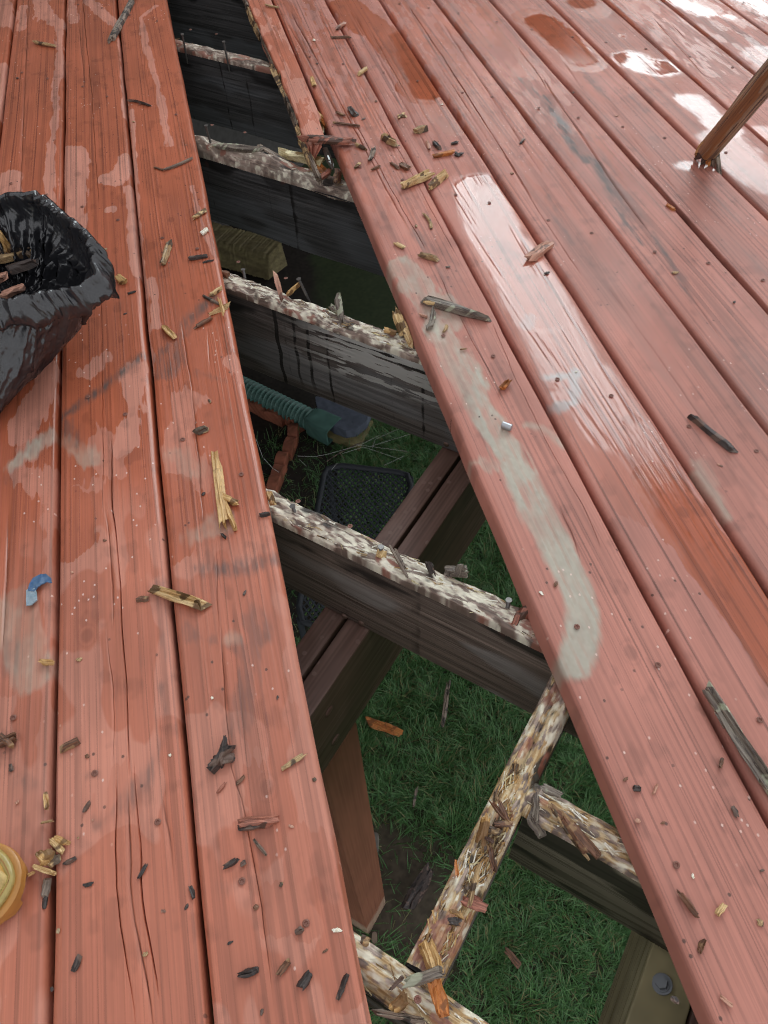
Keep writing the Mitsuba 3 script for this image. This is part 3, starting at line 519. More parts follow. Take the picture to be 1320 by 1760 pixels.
# ---- joists
def crust(along0, along1, a0, a1, along_u, z_top, seed, amp=.006, step=.005, dz=None, z_low=-.056, edge=.007):
    """The decayed top of a timber: eroded, pitted, its edges crumbled."""
    ts = np.arange(along0, along1 + step * .5, step); sec = np.array([-1.02, -1.01, -.98, -.9, -.74, -.55, -.34, -.12, .1, .32, .54, .75, .9, .98, 1.01, 1.02]); c = len(sec)
    A, S = np.meshgrid(ts, sec, indexing='ij'); w = (a1 - a0) / 2; mid = (a0 + a1) / 2
    P3 = np.stack([A, S * w, np.full_like(A, seed * 3.1)], -1)
    rough = meshkit.fbm(P3 * [40, 160, 1], 4, seed) - .5; long_ = meshkit.fbm(P3 * [9, 40, 1], 3, seed + 5) - .5; fibre = meshkit.noise(P3 * [30, 900, 1], seed + 2) - .5
    z = z_top - edge * np.abs(S) ** 5 * (.6 + 1.2 * meshkit.noise(P3 * [16, 20, 1], seed + 8)) + amp * rough * 1.5 + amp * 1.4 * long_ + .0022 * fibre
    z -= .010 * np.clip(meshkit.noise(P3 * [26, 90, 1], seed + 3) - .72, 0, 1) / .28
    if dz is not None: z += dz(A, S)
    z[:, 0] = z[:, -1] = z_low; z[:, 1] = (z[:, 2] + z_low * 1) / 2; z[:, -2] = (z[:, -3] + z_low) / 2
    off = mid + S * w + .0022 * (meshkit.fbm(P3 * [30, 10, 1] + [0, 0, 9], 3, seed) - .5) * (np.abs(S) > .8)
    n, u = (off, A) if along_u else (A, off)
    V = np.stack([(n + u) * S2, (n - u) * S2, z], -1).reshape(-1, 3)
    m = trimesh.Trimesh(V, tri(grid_faces(len(ts), c)), process=False)
    if m.face_normals[:, 2].sum() < 0: m.invert()
    return m
def slivers(along0, along1, a0, a1, along_u, zfun, count, seed, lmin=.006, lmax=.022, wmax=.0026):
    g = np.random.default_rng(seed); V, F = [], []
    for i in range(count):
        s = g.uniform(along0, along1); o = g.uniform(a0 + .003, a1 - .003); L = g.uniform(lmin, lmax) ; w = g.uniform(.001, wmax); h = w * g.uniform(.4, .9); yaw = g.normal(0, .35); pit = g.normal(.05, .16)
        ca, sa = math.cos(yaw), math.sin(yaw)
        for e, sc in ((-.5, .7), (.5, g.uniform(.2, .9))):
            for p, q in ((-.5, 0), (.5, 0), (.4, 1), (-.4, 1)):
                aa, oo = e * L, p * w * sc; al, of = s + aa * ca - oo * sa, o + aa * sa + oo * ca
                n, u = (of, al) if along_u else (al, of); V.append(((n + u) * S2, (n - u) * S2, zfun + q * h * sc + aa * pit + g.uniform(0, .002)))
        b = i * 8; F += [[b + x for x in t] for t in ((0, 1, 5), (0, 5, 4), (1, 2, 6), (1, 6, 5), (2, 3, 7), (2, 7, 6), (3, 0, 4), (3, 4, 7), (0, 3, 2), (0, 2, 1), (4, 5, 6), (4, 6, 7))]
    m = trimesh.Trimesh(V, F, process=False); m.fix_normals(); return m
JOIST = {}
for i, n0 in zip(range(-7, 7), JN):
    if i == 4: n0 = .048
    key = numbered('joist', 'deck'); JOIST[i] = key; zt = (-.072 if i == 1 else -.054) if 0 <= i <= 4 else -.039
    if i in (0, 1, 2, 3, 4):
        v = {0: (-1.95, -1.15), 1: (-1.65, -.70), 2: (-1.20, -.30), 3: (-.80, .20), 4: (-.36, .36)}[i]
        add(key, cat([nu_box(n0, n0 + .038, U0 + .05, v[0], -.238, -.039), nu_box(n0, n0 + .038, v[0] + .0005, v[1] - .0005, -.238, zt, seg=60, wob=.003, seed=i), nu_box(n0, n0 + .038, v[1], U1 - .05, -.238, -.039)]), 'joist_wood', smooth=35)
        hump = None
        if i == 0: kw = dict(z_top=-.040, amp=.0035)
        if i == 1:
            kw = dict(z_top=-.044, amp=.006, edge=.010, z_low=-.074)
            hump = lambda A, S: .010 * np.exp(-((A + 1.10) / .05) ** 2) * (S > -.2) - .012 * np.exp(-((A + .93) / .06) ** 2) * (S < .3) + .006 * np.exp(-((A + 1.29) / .03) ** 2) - .012 * np.clip(-S, 0, 1)
        if i == 2: kw = dict(z_top=-.040, amp=.011)
        if i == 3: kw = dict(z_top=-.038, amp=.012)
        if i == 4:
            kw = dict(z_top=-.041, amp=.013); hump = lambda A, S: -.008 * np.clip(-S, 0, 1)
        add(numbered('decayed_top', key), crust(v[0], v[1], n0, n0 + .038, True, seed=20 + i, dz=hump, **kw), 'rotten_wood', smooth=True)
        cnt = {0: 40, 1: 50, 2: 260, 3: 300, 4: 200}[i]
        for s_, (bs, share) in enumerate((('white_rot', .55 if i in (2, 3) else .2), ('tan_wood', .3), ('pale_wood', .12), ('golden_wood', .12 if i == 4 else .03))):
            if int(cnt * share) > 3:
                kk = numbered('rotten_fibres', key); add(kk, slivers(v[0] + .02, v[1] - .02, n0, n0 + .038, True, kw['z_top'] - .003, int(cnt * share), 60 + i * 7 + s_, wmax=.0032 if bs == 'white_rot' else .0022), bs)
                labels[kk] = {'label': {'white_rot': 'loose flakes of white rotten wood', 'tan_wood': 'loose tan wood fibres', 'pale_wood': 'loose pale wood fibres', 'golden_wood': 'loose golden wood fibres'}[bs], 'kind': 'stuff'}
    else: add(key, nu_box(n0, n0 + .038, U0 + .05, U1 - .05, -.238, zt), 'joist_wood', smooth=35)
labels[JOIST[1]] = {'label': 'blackened joist whose upper edge is torn and hollowed'}
labels[JOIST[3]] = {'label': 'dark joist with chalky white rot along its top'}
# the half joist at the corner, of newer treated pine with a rotten top
hj = numbered('short_joist', 'deck')
add(hj, nu_box(.275, .313, -.024, U1 - .05, -.230, -.052, seg=40, wob=.002), 'treated_weathered', smooth=35)
add(numbered('decayed_top', hj), crust(-.030, .33, .275, .313, True, z_top=-.040, seed=41, amp=.010, z_low=-.053), 'rotten_wood', smooth=True)
kk = numbered('rotten_fibres', hj); add(kk, slivers(-.02, .2, .276, .312, True, -.040, 60, 77), 'white_rot'); labels[kk] = {'label': 'loose flakes of white rotten wood', 'kind': 'stuff'}
labels[hj] = {'label': 'short weathered pine joist with a crumbling top'}
# blocking between two joists, rotted down its length
bk = numbered('blocking', 'deck')
add(bk, nu_box(.088, .466, -.064, -.026, -.150, -.056, seg=50, wob=.003, seed=5), 'joist_wood', smooth=35)
def block_dz(A, S): return -.012 * np.exp(-((A - .21) / .035) ** 2 - (S / .45) ** 2) - .010 * np.exp(-((S + .15 + 1.2 * (A - .38)) / .10) ** 2) * (A > .30) * (A < .46) - .007 * np.exp(-((S - .3) / .10) ** 2) * (A > .14) * (A < .27)
add(numbered('decayed_top', bk), crust(.09, .470, -.064, -.026, False, z_top=-.041, seed=52, amp=.013, step=.003, dz=block_dz, z_low=-.058), 'rotten_wood', smooth=True)
for s_, (bs, cn) in enumerate((('golden_wood', 170), ('white_rot', 90), ('tan_wood', 110), ('pale_wood', 70))):
    kk = numbered('rotten_fibres', bk); add(kk, slivers(.10, .32, -.062, -.028, False, -.043, cn, 90 + s_, .006, .026), bs)
    labels[kk] = {'label': {'white_rot': 'loose flakes of white rotten wood', 'tan_wood': 'loose tan wood fibres', 'pale_wood': 'loose pale wood fibres', 'golden_wood': 'loose golden wood fibres'}[bs], 'kind': 'stuff'}
labels[bk] = {'label': 'rotted golden brown blocking piece crumbling along its length'}
# the fresh pine beam at the corner, under the short joist
pk = numbered('pine_beam', 'deck'); add(pk, nu_box(N0 + .06, .62, .166, .2255, -.44, -.2385, bevel=.004), 'treated_pine', smooth=35)
labels[pk] = {'label': 'clean greenish pine beam with a lag bolt'}
add(numbered('beam_ply', pk), nu_box(N0 + .06, .62, .2275, .266, -.45, -.2395, bevel=.004), 'beam_wood', smooth=35)
for i, (px_, lean) in enumerate([((0.3048, 0.0373, -0.2385), (-.30, .22)), ((0.3382, 0.0348, -0.2385), (-.1, .1))]):
    w = trimesh.creation.cylinder(radius=.0115, height=.0018, sections=24); h = trimesh.creation.cylinder(radius=.0072, height=.0075, sections=6); fl = trimesh.creation.cylinder(radius=.0088, height=.0016, sections=20)
    h.apply_translation([0, 0, .0060]); fl.apply_translation([0, 0, .0017])
    m = cat([w, h, fl]); m.apply_transform(trimesh.geometry.align_vectors([0, 0, 1], np.array([lean[0], lean[1], 1]) / np.linalg.norm([lean[0], lean[1], 1]))); m.apply_translation(np.array(px_) + [0, 0, .003])
    add(numbered('lag_bolt', pk), m, 'bolt_steel', smooth=30)
# doubled beam under the joists, and its post
be = numbered('beam', 'deck')
for u0, u1 in ((-.437, -.3985), (-.3935, -.352)):
    add(numbered('beam_ply', be), nu_box(N0 + .06, N1 - .2, u0, u1, -.465, -.2395, bevel=.004, seg=60, wob=.0015, seed=3), 'beam_wood', smooth=35)
def round_heads(items, parent, name, r, h, bs):
    for base, d in items:
        m = trimesh.creation.icosphere(subdivisions=2, radius=r); m.apply_scale([1, 1, h / r]); m.apply_transform(trimesh.geometry.align_vectors([0, 0, 1], d)); m.apply_translation(base); add(numbered(name, parent), m, bs, smooth=True)
side = np.array([S2, -S2, 0.0])
round_heads([(np.array([*NU(n, -.352), z]), side) for n, z in ((.345, -.30), (.345, -.415))], be, 'carriage_bolt', .011, .004, 'beam_wood')
po = numbered('post', 'deck'); add(po, nu_box(.296, .404, -.458, -.3525, GROUND - .1, -.466, bevel=.005), 'post_paint', smooth=35)
rj = numbered('rim_joist', 'deck'); add(rj, nu_box(N0 + .02, N1 - .05, U1 - .045, U1 - .007, -.238, -.039), 'joist_wood', smooth=35)
# screws left standing in the joists, and toe nails
def standing_screw(p, lean, h=.045):
    p = np.array(p); q = p + np.array([lean[0], lean[1], h]); path = [p - (q - p) * .6, q]
    sh = tube([p - (q - p) * .6] + [p + (q - p) * t for t in np.linspace(0, .93, 14)], [.0022] + [.0022 + (.0008 if i % 2 else 0) for i in range(14)], 8)
    hd = tube([p + (q - p) * .90, p + (q - p) * .96, q], [.0022, .0045, .0043], 10); return cat([sh, hd])
for i, (j, p, l) in enumerate([(0, (-0.0053, 2.3120, -0.045), (.002, -.003)), (0, (0.0974, 2.2233, -0.045), (-.001, .002)), (1, (0.0070, 1.7938, -0.05), (-.002, .001)), (2, (0.1161, 1.1747, -0.045), (-.010, .004)), (3, (0.1648, 0.5364, -0.044), (.001, .0)), (3, (0.2463, 0.4578, -0.044), (.001, .002)), (3, (0.1087, 0.5810, -0.044), (.002, .002)), (3, (0.0090, 0.6822, -0.044), (-.002, .002)), (2, (0.0141, 1.2604, -0.045), (.0, .002))]):
    add(numbered('standing_screw', JOIST[j]), standing_screw(p, l, .046 if j < 2 else .036 if i < 4 else .018), 'screw_steel', smooth=40)
round_heads([(np.array(p), np.array([-S2, -S2, 0])) for p in ((0.0499, 0.6072, -0.225), (0.0727, 0.5889, -0.226), (0.3069, 0.9102, -0.225))], JOIST[3], 'nail_head', .0055, .003, 'beam_wood')

# ---------------------------------------------------------------- ground, grass and what lies under the deck
def ground_color(p, n, uv):
    m = fb2(p.x * 9, p.y * 9, 1, 3); g = fb2(p.x * 70, p.y * 70, 2, 3)
    soil = mix(mi.Color3f(.050, .040, .028), mi.Color3f(.14, .11, .075), g)
    lawn = mix(mi.Color3f(.020, .036, .012), mi.Color3f(.045, .060, .022), g)
    near = smoothstep(3.0, 2.0, dr.sqrt(dr.square(p.x - .4) + dr.square(p.y - .5)))
    bed = smoothstep(.25, .15, p.x - .12 * (p.y - 1.8) + .1 * (m - .5)) * smoothstep(1.5, 1.7, p.y)
    worn = smoothstep(.30, .16, dr.sqrt(dr.square(p.x - .08) + dr.square(.7 * (p.y - .52))) + .22 * (m - .5))
    c = mix(lawn, soil * .8, dr.maximum(.35 * near, worn))
    return mix(c, mi.Color3f(.022, .017, .013) * (.6 + .8 * g), bed)
mat('soil', proc(ground_color), .9)
gx = np.r_[-60, -20, -6, np.linspace(-1.2, 1.8, 60), 6, 20, 60]; gy = np.r_[-60, -20, -6, np.linspace(-.8, 3.4, 70), 6, 20, 60]
A, B = np.meshgrid(gx, gy, indexing='ij'); Z = GROUND + .03 * (meshkit.fbm(np.stack([A * 5, B * 5, A * 0], -1), 3) - .5) * (np.abs(A) < 3) * (np.abs(B) < 5)
add('ground', trimesh.Trimesh(np.stack([A, B, Z], -1).reshape(-1, 3), tri(grid_faces(len(gx), len(gy))), process=False), 'soil', smooth=True)
if scene['ground'] and True: tag('ground', 'dark soil and worn lawn under the deck', kind='structure')
def grass_color(p, n, uv):
    v = cell_rand(uv.x, 3); dryb = dr.select(cell_rand(uv.x, 7) > .90, 1.0, 0.0)
    c = mix(mi.Color3f(.048, .148, .044), mi.Color3f(.11, .245, .070), v)
    c = mix(c, mi.Color3f(.15, .26, .12), .5 * uv.y * v)
    return mix(c, mi.Color3f(.26, .21, .10), .8 * dryb)
mat('grass_blade', proc(grass_color), .45)
def grass_mesh(count, seed):
    g = np.random.default_rng(seed)
    x = g.uniform(-.12, 1.25, count); y = g.uniform(-.45, 2.75, count)
    clump = meshkit.fbm(np.c_[x * 12, y * 12, x * 0], 3); worn = np.hypot(x - .08, .7 * (y - .52)) + .22 * (meshkit.fbm(np.c_[x * 9, y * 9, x * 0 + 1], 3) - .5)
    bed = (x - .12 * (y - 1.8) < .22) & (y > 1.55)
    keep = (g.random(count) < np.clip((worn - .12) / .20, .05, 1)) & (~bed | (g.random(count) < .08)) & (g.random(count) < .35 + 1.1 * clump)
    x, y, clump = x[keep], y[keep], clump[keep]; k = len(x)
    L = g.uniform(.035, .085, k) * (.65 + .8 * clump); w = g.uniform(.0018, .0036, k)
    az = 2 * np.pi * meshkit.fbm(np.c_[x * 16, y * 16, x * 0 + 5], 2) * 2 + g.normal(0, .9, k); lean = np.abs(g.normal(.75, .45, k)); curl = g.uniform(.2, 1.3, k)
    dx, dy = np.cos(az), np.sin(az); V = np.zeros((k, 7, 3)); UV = np.zeros((k, 7, 2)); UV[:, :, 0] = np.arange(k)[:, None]
    px, py, pz = x.copy(), y.copy(), np.full(k, GROUND + .002)
    for s in range(4):
        ww = w * (1, .95, .65, 0)[s]
        if s < 3:
            for e, sg in ((0, -1), (1, 1)):
                V[:, 2 * s + e] = np.stack([px - sg * dy * ww / 2, py + sg * dx * ww / 2, pz], -1); UV[:, 2 * s + e, 1] = s / 3
        else: V[:, 6] = np.stack([px, py, pz], -1); UV[:, 6, 1] = 1
        t = np.minimum(lean + curl * s / 3, 1.75); px, py, pz = px + L / 3 * np.sin(t) * dx, py + L / 3 * np.sin(t) * dy, np.maximum(pz + L / 3 * np.cos(t), GROUND + .004)
    f = np.array([[0, 1, 3], [0, 3, 2], [2, 3, 5], [2, 5, 4], [4, 5, 6]])
    F = (np.arange(k)[:, None, None] * 7 + f).reshape(-1, 3)
    return trimesh.Trimesh(V.reshape(-1, 3), F, process=False), UV.reshape(-1, 2)
m, uv = grass_mesh(150000, 3); add('grass', m, 'grass_blade', uv=uv, smooth=True); tag('grass', 'short green lawn grass growing under the open part of the deck', 'grass', kind='stuff')

mat('terracotta', proc(lambda p, n, uv: mi.Color3f(.33, .11, .062) * (.4 + .9 * fb2(p.x * 40 + p.z * 0.61 * 40, p.y * 40 - p.z * 0.73 * 40, 0, 3))), .75)
EDG = [(-0.0937, 3.0072, -2), (-0.0326, 2.9408, -2), (0.0371, 2.8596, -2), (0.1198, 2.7930, -2), (0.1086, 2.7120, -2), (0.0755, 2.6232, -2), (0.0206, 2.5395, -2), (-0.0092, 2.4631, -2), (-0.0353, 2.4064, -2)]
for i, (x, y, z) in enumerate(EDG):
    a = (EDG[min(i + 1, 8)][0] - EDG[max(i - 1, 0)][0], EDG[min(i + 1, 8)][1] - EDG[max(i - 1, 0)][1]); ang = math.atan2(a[1], a[0])
    th = np.linspace(0, math.pi, 13); prof = [(-.062, -.06), (.062, -.06)] + [(.062 * math.cos(t), .065 + .055 * math.sin(t)) for t in th]
    V = [(px, -.024, pz) for px, pz in prof] + [(px, .024, pz) for px, pz in prof]; c = len(prof)
    f = [[j, (j + 1) % c, c + (j + 1) % c] for j in range(c)] + [[j, c + (j + 1) % c, c + j] for j in range(c)] + [[0, j + 1, j] for j in range(1, c - 1)] + [[c, c + j, c + j + 1] for j in range(1, c - 1)]
    m = trimesh.Trimesh(V, f, process=False); m.fix_normals(); m.apply_transform(trimesh.transformations.rotation_matrix(ang + rng.uniform(-.1, .1), [0, 0, 1])); m.apply_translation([x, y, GROUND - .045])
    k = add(numbered('edging_brick'), m, 'terracotta', smooth=40); tag(k, 'terracotta scalloped edging brick standing in the row round the soil bed', 'edging brick', 'terracotta edging bricks round the soil bed')
def slab(key, poly, z0, z1, bs):
    from shapely.geometry import Polygon
    pg = Polygon([(a[0], a[1]) for a in poly]).buffer(0); pg = pg.buffer(-.008).buffer(.008, quad_segs=3)
    m = trimesh.creation.extrude_polygon(pg, z1 - z0, engine='earcut'); m.apply_translation([0, 0, z0]); return add(key, m, bs, smooth=30)
def stone(key, c, s=.4, rough=.8): mat(key, proc(lambda p, n, uv: mi.Color3f(*c) * (1 - s / 2 + s * fb2(p.x * 45 + p.z * 0.61 * 45, p.y * 45 - p.z * 0.73 * 45, 0, 4))), rough)
stone('paver_grey', (.15, .135, .115), .9); stone('paver_brown', (.20, .145, .105), .9); stone('slab_blue', (.085, .10, .135), .6); stone('tile_ochre', (.24, .20, .09), .7)
k = slab(numbered('paver'), [(0.033, 0.760), (0.066, 0.744), (0.050, 0.691), (0.014, 0.709)], GROUND - .02, GROUND + .05, 'paver_grey'); tag(k, 'grey square paver in the dark beside the terracotta edging', 'paver')
k = slab(numbered('paver'), [(0.012, 0.703), (0.043, 0.687), (0.025, 0.621), (-0.015, 0.648)], GROUND - .02, GROUND + .046, 'paver_brown'); tag(k, 'brownish paver just behind the white-crusted joist', 'paver')
k = slab(numbered('paver'), [(-0.024, 0.463), (-0.010, 0.456), (-0.021, 0.419), (-0.035, 0.431)], GROUND - .02, GROUND + .046, 'paver_brown'); tag(k, 'brownish paver below the mesh table beside the doubled beam', 'paver')
k = slab('ochre_tile', [(0.261, 2.646, -1.96), (0.401, 2.517, -1.96), (0.512, 2.674, -1.96), (0.358, 2.753, -1.96)], -1.99, -1.955, 'tile_ochre'); tag(k, 'dull ochre tile lying under the mouth of the green pipe', 'tile')
k = slab('stone_slab', [(0.254, 2.866, -1.9), (0.251, 2.772, -1.9), (0.266, 2.701, -1.9), (0.303, 2.636, -1.9), (0.354, 2.589, -1.9), (0.406, 2.586, -1.9), (0.468, 2.626, -1.9), (0.518, 2.712, -1.9), (0.415, 2.785, -1.9)], -1.95, -1.895, 'slab_blue'); tag(k, 'rounded blue grey stone slab beside the green pipe', 'stone slab')
mat('green_plastic', proc(lambda p, n, uv: mi.Color3f(.075, .165, .140) * (.7 + .5 * fb2(p.x * 25 + p.z * 0.61 * 25, p.y * 25 - p.z * 0.73 * 25, 0, 3))), .5)
a, b = np.array((-0.1527, 3.1390, -1.93)), np.array((0.2083, 2.7393, -1.93)); L = np.linalg.norm(b - a); st = np.linspace(0, 1, 150)
pipe = tube([a + (b - a) * s for s in st], [.050 + .007 * math.sin(s * L / .026 * 2 * math.pi) for s in st], 20)
tag('downspout_pipe', 'green ribbed downspout extension with a square mouth on the soil', 'pipe'); USED.add('downspout_pipe')
add('downspout_pipe__hose', pipe, 'green_plastic', smooth=60)
d = (b - a) / L; s_ = np.cross([0, 0, 1], d); out = []
for q, (w, h) in zip((0, .03, .05, .145), ((.05, .05), (.058, .052), (.062, .047), (.064, .047))):
    cc = b + d * q; out.append([cc + s_ * w * e + np.array([0, 0, h * f]) for e, f in ((-1, -1), (-1, .8), (-.8, 1), (.8, 1), (1, .8), (1, -1))])
inn = [[b + d * q + s_ * w * e + np.array([0, 0, h * f]) for e, f in ((-1, -1), (-1, .8), (-.8, 1), (.8, 1), (1, .8), (1, -1))] for q, (w, h) in zip((.145, .06), ((.057, .040), (.052, .036)))]
V = np.array(out + inn).reshape(-1, 3); m = trimesh.Trimesh(V, tri(grid_faces(6, 6, True)), process=False); m.fix_normals(); add('downspout_pipe__mouth', m, 'green_plastic', smooth=30)
mat('olive_timber', proc(lambda p, n, uv: mix(mi.Color3f(.25, .215, .10), mi.Color3f(.13, .10, .05), fb2(p.x * 14 + p.y * 30, p.y * 8 - p.z * 40, 2, 3)) * (.7 + .5 * fb2(p.x * 60, p.y * 60 + p.z * 80, 5, 2))), .75)
a, b = np.array((-0.3192, 4.5507, -1.88)), np.array((0.2432, 4.0817, -1.88)); L = np.linalg.norm(b - a); d = (b - a) / L; s_ = np.cross([0, 0, 1], d); V = []; sec = [(-.085, -.10), (-.092, .05), (-.07, .078), (.08, .082), (.095, .05), (.09, -.10)]; g = np.random.default_rng(4)
for i, t in enumerate(np.linspace(0, 1, 90)):
    for j, (p_, q_) in enumerate(sec):
        cut = .010 * (abs(((t * L + .4 * p_ + .3 * q_) / .085) % 1 - .5) < .07); V.append(a + d * (t * L + (g.uniform(-.05, .03) if i == 89 else 0)) + s_ * (p_ * (1 - cut * 6)) + np.array([0, 0, q_ - cut]) + g.normal(0, .0015, 3))
m = trimesh.Trimesh(V, list(tri(grid_faces(90, 6, True))) + [[89 * 6, 89 * 6 + j, 89 * 6 + j + 1] for j in range(1, 5)], process=False); m.fix_normals()
add('old_timber', m, 'olive_timber'); tag('old_timber', 'dull olive timber with slanting cuts lying in the dark below the joists', 'timber')
# metal mesh table stored under the deck
mat('table_metal', (.055, .064, .074), .45, specular=.5); mat('table_frame', (.034, .038, .045), .7)
mc = np.array([(0.1949, 2.1425, -1.6), (0.5364, 1.9865, -1.6), (0.1988, 1.3208, -1.6), (-0.0608, 1.4227, -1.6)])
tag('mesh_table', 'dark metal patio table with a mesh top standing below the beam', 'table'); USED.add('mesh_table')
loop = []
for i in range(4):
    p0, p1, p2 = mc[i - 1], mc[i], mc[(i + 1) % 4]
    e0, e1 = (p0 - p1) / np.linalg.norm(p0 - p1), (p2 - p1) / np.linalg.norm(p2 - p1)
    loop += [p1 + e0 * .07, p1 + e0 * .025 + e1 * .025 * .4, p1 + e1 * .07]
lp = []
for i in range(len(loop)): lp += [loop[i] + (loop[(i + 1) % len(loop)] - loop[i]) * t for t in (0, .5)]
add('mesh_table__frame', tube(lp + [lp[0]], .012, 8, cap=False), 'table_frame', smooth=60)
from shapely.geometry import Polygon, LineString
pg = Polygon(mc[:, :2]).buffer(-.008); strips = []
cx, cy = mc[:, :2].mean(0)
for ang in (math.radians(38), math.radians(112)):
    dx, dy = math.cos(ang), math.sin(ang)
    for o in np.arange(-.7, .7, .019):
        ln = LineString([(cx - dy * o - dx * 2, cy + dx * o - dy * 2), (cx - dy * o + dx * 2, cy + dx * o + dy * 2)]).intersection(pg)
        if ln.is_empty or ln.geom_type != 'LineString': continue
        (x0_, y0_), (x1_, y1_) = ln.coords[0], ln.coords[-1]; hw = .0032; z0 = -1.603 if ang < 1 else -1.601
        q = [(x0_ - dy * hw, y0_ + dx * hw), (x0_ + dy * hw, y0_ - dx * hw), (x1_ + dy * hw, y1_ - dx * hw), (x1_ - dy * hw, y1_ + dx * hw)]
        strips.append(trimesh.Trimesh([(*c, z0) for c in q] + [(*c, z0 - .0018) for c in q], [[0, 1, 2], [0, 2, 3], [4, 6, 5], [4, 7, 6], [0, 4, 5], [0, 5, 1], [2, 6, 7], [2, 7, 3]], process=False))
add('mesh_table__mesh_top', cat(strips), 'table_metal'); labels['mesh_table__mesh_top'] = {'label': 'diamond mesh top of the patio table', 'kind': 'stuff'}
for c in mc:
    q = c + (np.array([cx, cy, -1.6]) - c) * .06; add(numbered('leg', 'mesh_table'), tube([q, q + [0, 0, -.2], [q[0], q[1], GROUND]], .012, 8), 'table_frame', smooth=60)
# twig and cobweb hanging between the joists
def pathz(pts): return [np.array(p) for p in pts]
k = add(numbered('twig'), cat([tube(pathz([(0.114, 1.219, -0.55), (0.151, 1.238, -0.55), (0.193, 1.253, -0.55), (0.225, 1.268, -0.56)]), [.0016, .0018, .0016, .001], 6), tube(pathz([(0.151, 1.238, -0.55), (0.161, 1.249, -0.54)]), .001, 5), tube(pathz([(0.149, 1.236, -0.55), (0.160, 1.221, -0.56)]), .001, 5)]), 'grey_wood', smooth=60)
tag(k, 'thin forked twig caught in cobwebs between the joists', 'twig')
web = [[(0.048, 1.209, -0.5), (0.091, 1.196, -0.5), (0.120, 1.196, -0.5)], [(0.120, 1.196, -0.5), (0.196, 1.203, -0.5), (0.245, 1.221, -0.5)], [(0.149, 1.188, -0.5), (0.201, 1.195, -0.5), (0.276, 1.133, -0.5)], [(0.050, 1.197, -0.5), (0.062, 1.173, -0.5)], [(-0.032, 1.093, -0.3), (-0.026, 1.041, -0.3), (-0.011, 1.006, -0.3), (-0.001, 0.994, -0.3)], [(0.222, 1.193, -0.5), (0.297, 1.158, -0.45), (0.316, 1.118, -0.4)], [(0.233, 1.127, -0.5), (0.285, 1.142, -0.5)], [(0.115, 1.146, -0.5), (0.132, 1.163, -0.5)], [(0.220, 1.186, -0.5), (0.233, 1.211, -0.5), (0.279, 1.137, -0.4)], [(0.193, 1.253, -0.55), (0.295, 1.154, -0.5)]]
mat('silk', (.75, .75, .75), .5)
add('cobweb', cat([tube(pathz(w), .00045, 5) for w in web]), 'silk'); tag('cobweb', 'torn cobweb strands stretched across the dark gap under a joist', 'cobweb')
# things on the lawn
def gsplint(name, a, b, w, t, bs, label, category, seed):
    m, uv = splinter(a, b, w, t, seed); k = add(numbered(name), m, bs, uv=uv); tag(k, label, category)
gsplint('fallen_leaf', (0.1217, 1.1443, -1.945), (0.2223, 1.0799, -1.95), .030, .006, 'orange_wood', 'rust orange fallen leaf on the lawn beside the post', 'leaf', 501)
gsplint('lawn_stick', (0.4556, 1.2014, -1.93), (0.3948, 1.0670, -1.95), .018, .012, 'grey_wood', 'dark stick half sunk in the lawn below the joist', 'stick', 502)
gsplint('lawn_stick', (0.2327, 0.8576, -1.95), (0.2067, 0.8018, -1.95), .010, .008, 'grey_wood', 'short dry stick on the lawn between post and rotten blocking', 'stick', 503)
gsplint('lawn_splinter', (0.3691, 0.3028, -1.945), (0.3919, 0.2544, -1.945), .018, .008, 'brown_wood', 'reddish brown splinter lying in the grass beyond the rotten blocking', 'wood splinter', 504)
gsplint('lawn_stick', (0.1005, 0.4935, -1.94), (0.1990, 0.5766, -1.94), .035, .02, 'dark_wood', 'dark decayed stick in the bare patch beside the post', 'stick', 505)

# ---------------------------------------------------------------- the house the deck stands against (beyond the frame; wet boards mirror it)
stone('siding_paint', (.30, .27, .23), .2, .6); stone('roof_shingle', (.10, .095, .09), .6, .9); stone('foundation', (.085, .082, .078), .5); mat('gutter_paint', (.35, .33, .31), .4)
tag('house', 'house with lap siding and a shingled roof standing along the deck', 'house'); USED.add('house')
HU, HN0, HN1, HE = -3.30, -7.0, 8.3, 2.53
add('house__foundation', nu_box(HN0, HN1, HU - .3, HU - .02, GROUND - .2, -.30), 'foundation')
z = -.30
while z < HE:
    h = .16; V = []
    for n in (HN0, HN1):
        for u, zz in ((HU - .02, z), (HU + .012, z), (HU - .002, min(z + h, HE)), (HU - .02, min(z + h, HE))): V.append((*NU(n, u), zz))
    m = trimesh.Trimesh(V, [[0, 1, 5], [0, 5, 4], [1, 2, 6], [1, 6, 5], [2, 3, 7], [2, 7, 6], [0, 3, 2], [0, 2, 1], [4, 5, 6], [4, 6, 7]], process=False); m.fix_normals()
    add(numbered('siding_board', 'house__wall'), m, 'siding_paint'); z += h
add('house__end_wall', nu_box(HN1 - .3, HN1 - .002, HU - 6, HU - .021, GROUND, HE), 'siding_paint')
V = [];
for n in (HN0 - .3, HN1 + .35):
    for u, zz in ((HU + .40, HE - .14), (HU + .40, HE), (HU - 4, HE + 2.0), (HU - 8.4, HE), (HU - 8.4, HE - .14), (HU - 4, HE + 1.84)): V.append((*NU(n, u), zz))
m = trimesh.Trimesh(V, list(tri(grid_faces(2, 6, True))) + [[0, 1, 2], [0, 2, 5], [5, 2, 3], [5, 3, 4], [6, 8, 7], [6, 11, 8], [11, 9, 8], [11, 10, 9]], process=False); m.fix_normals(); add('house__roof', m, 'roof_shingle')
add('house__wing', nu_box(7.7, 9.0, HU - 4, -2.244, GROUND, HE - .02), 'siding_paint')
add('house__fascia', nu_box(7.5, 7.69, HU + .3, -1.615, HE - .14, HE), 'gutter_paint')
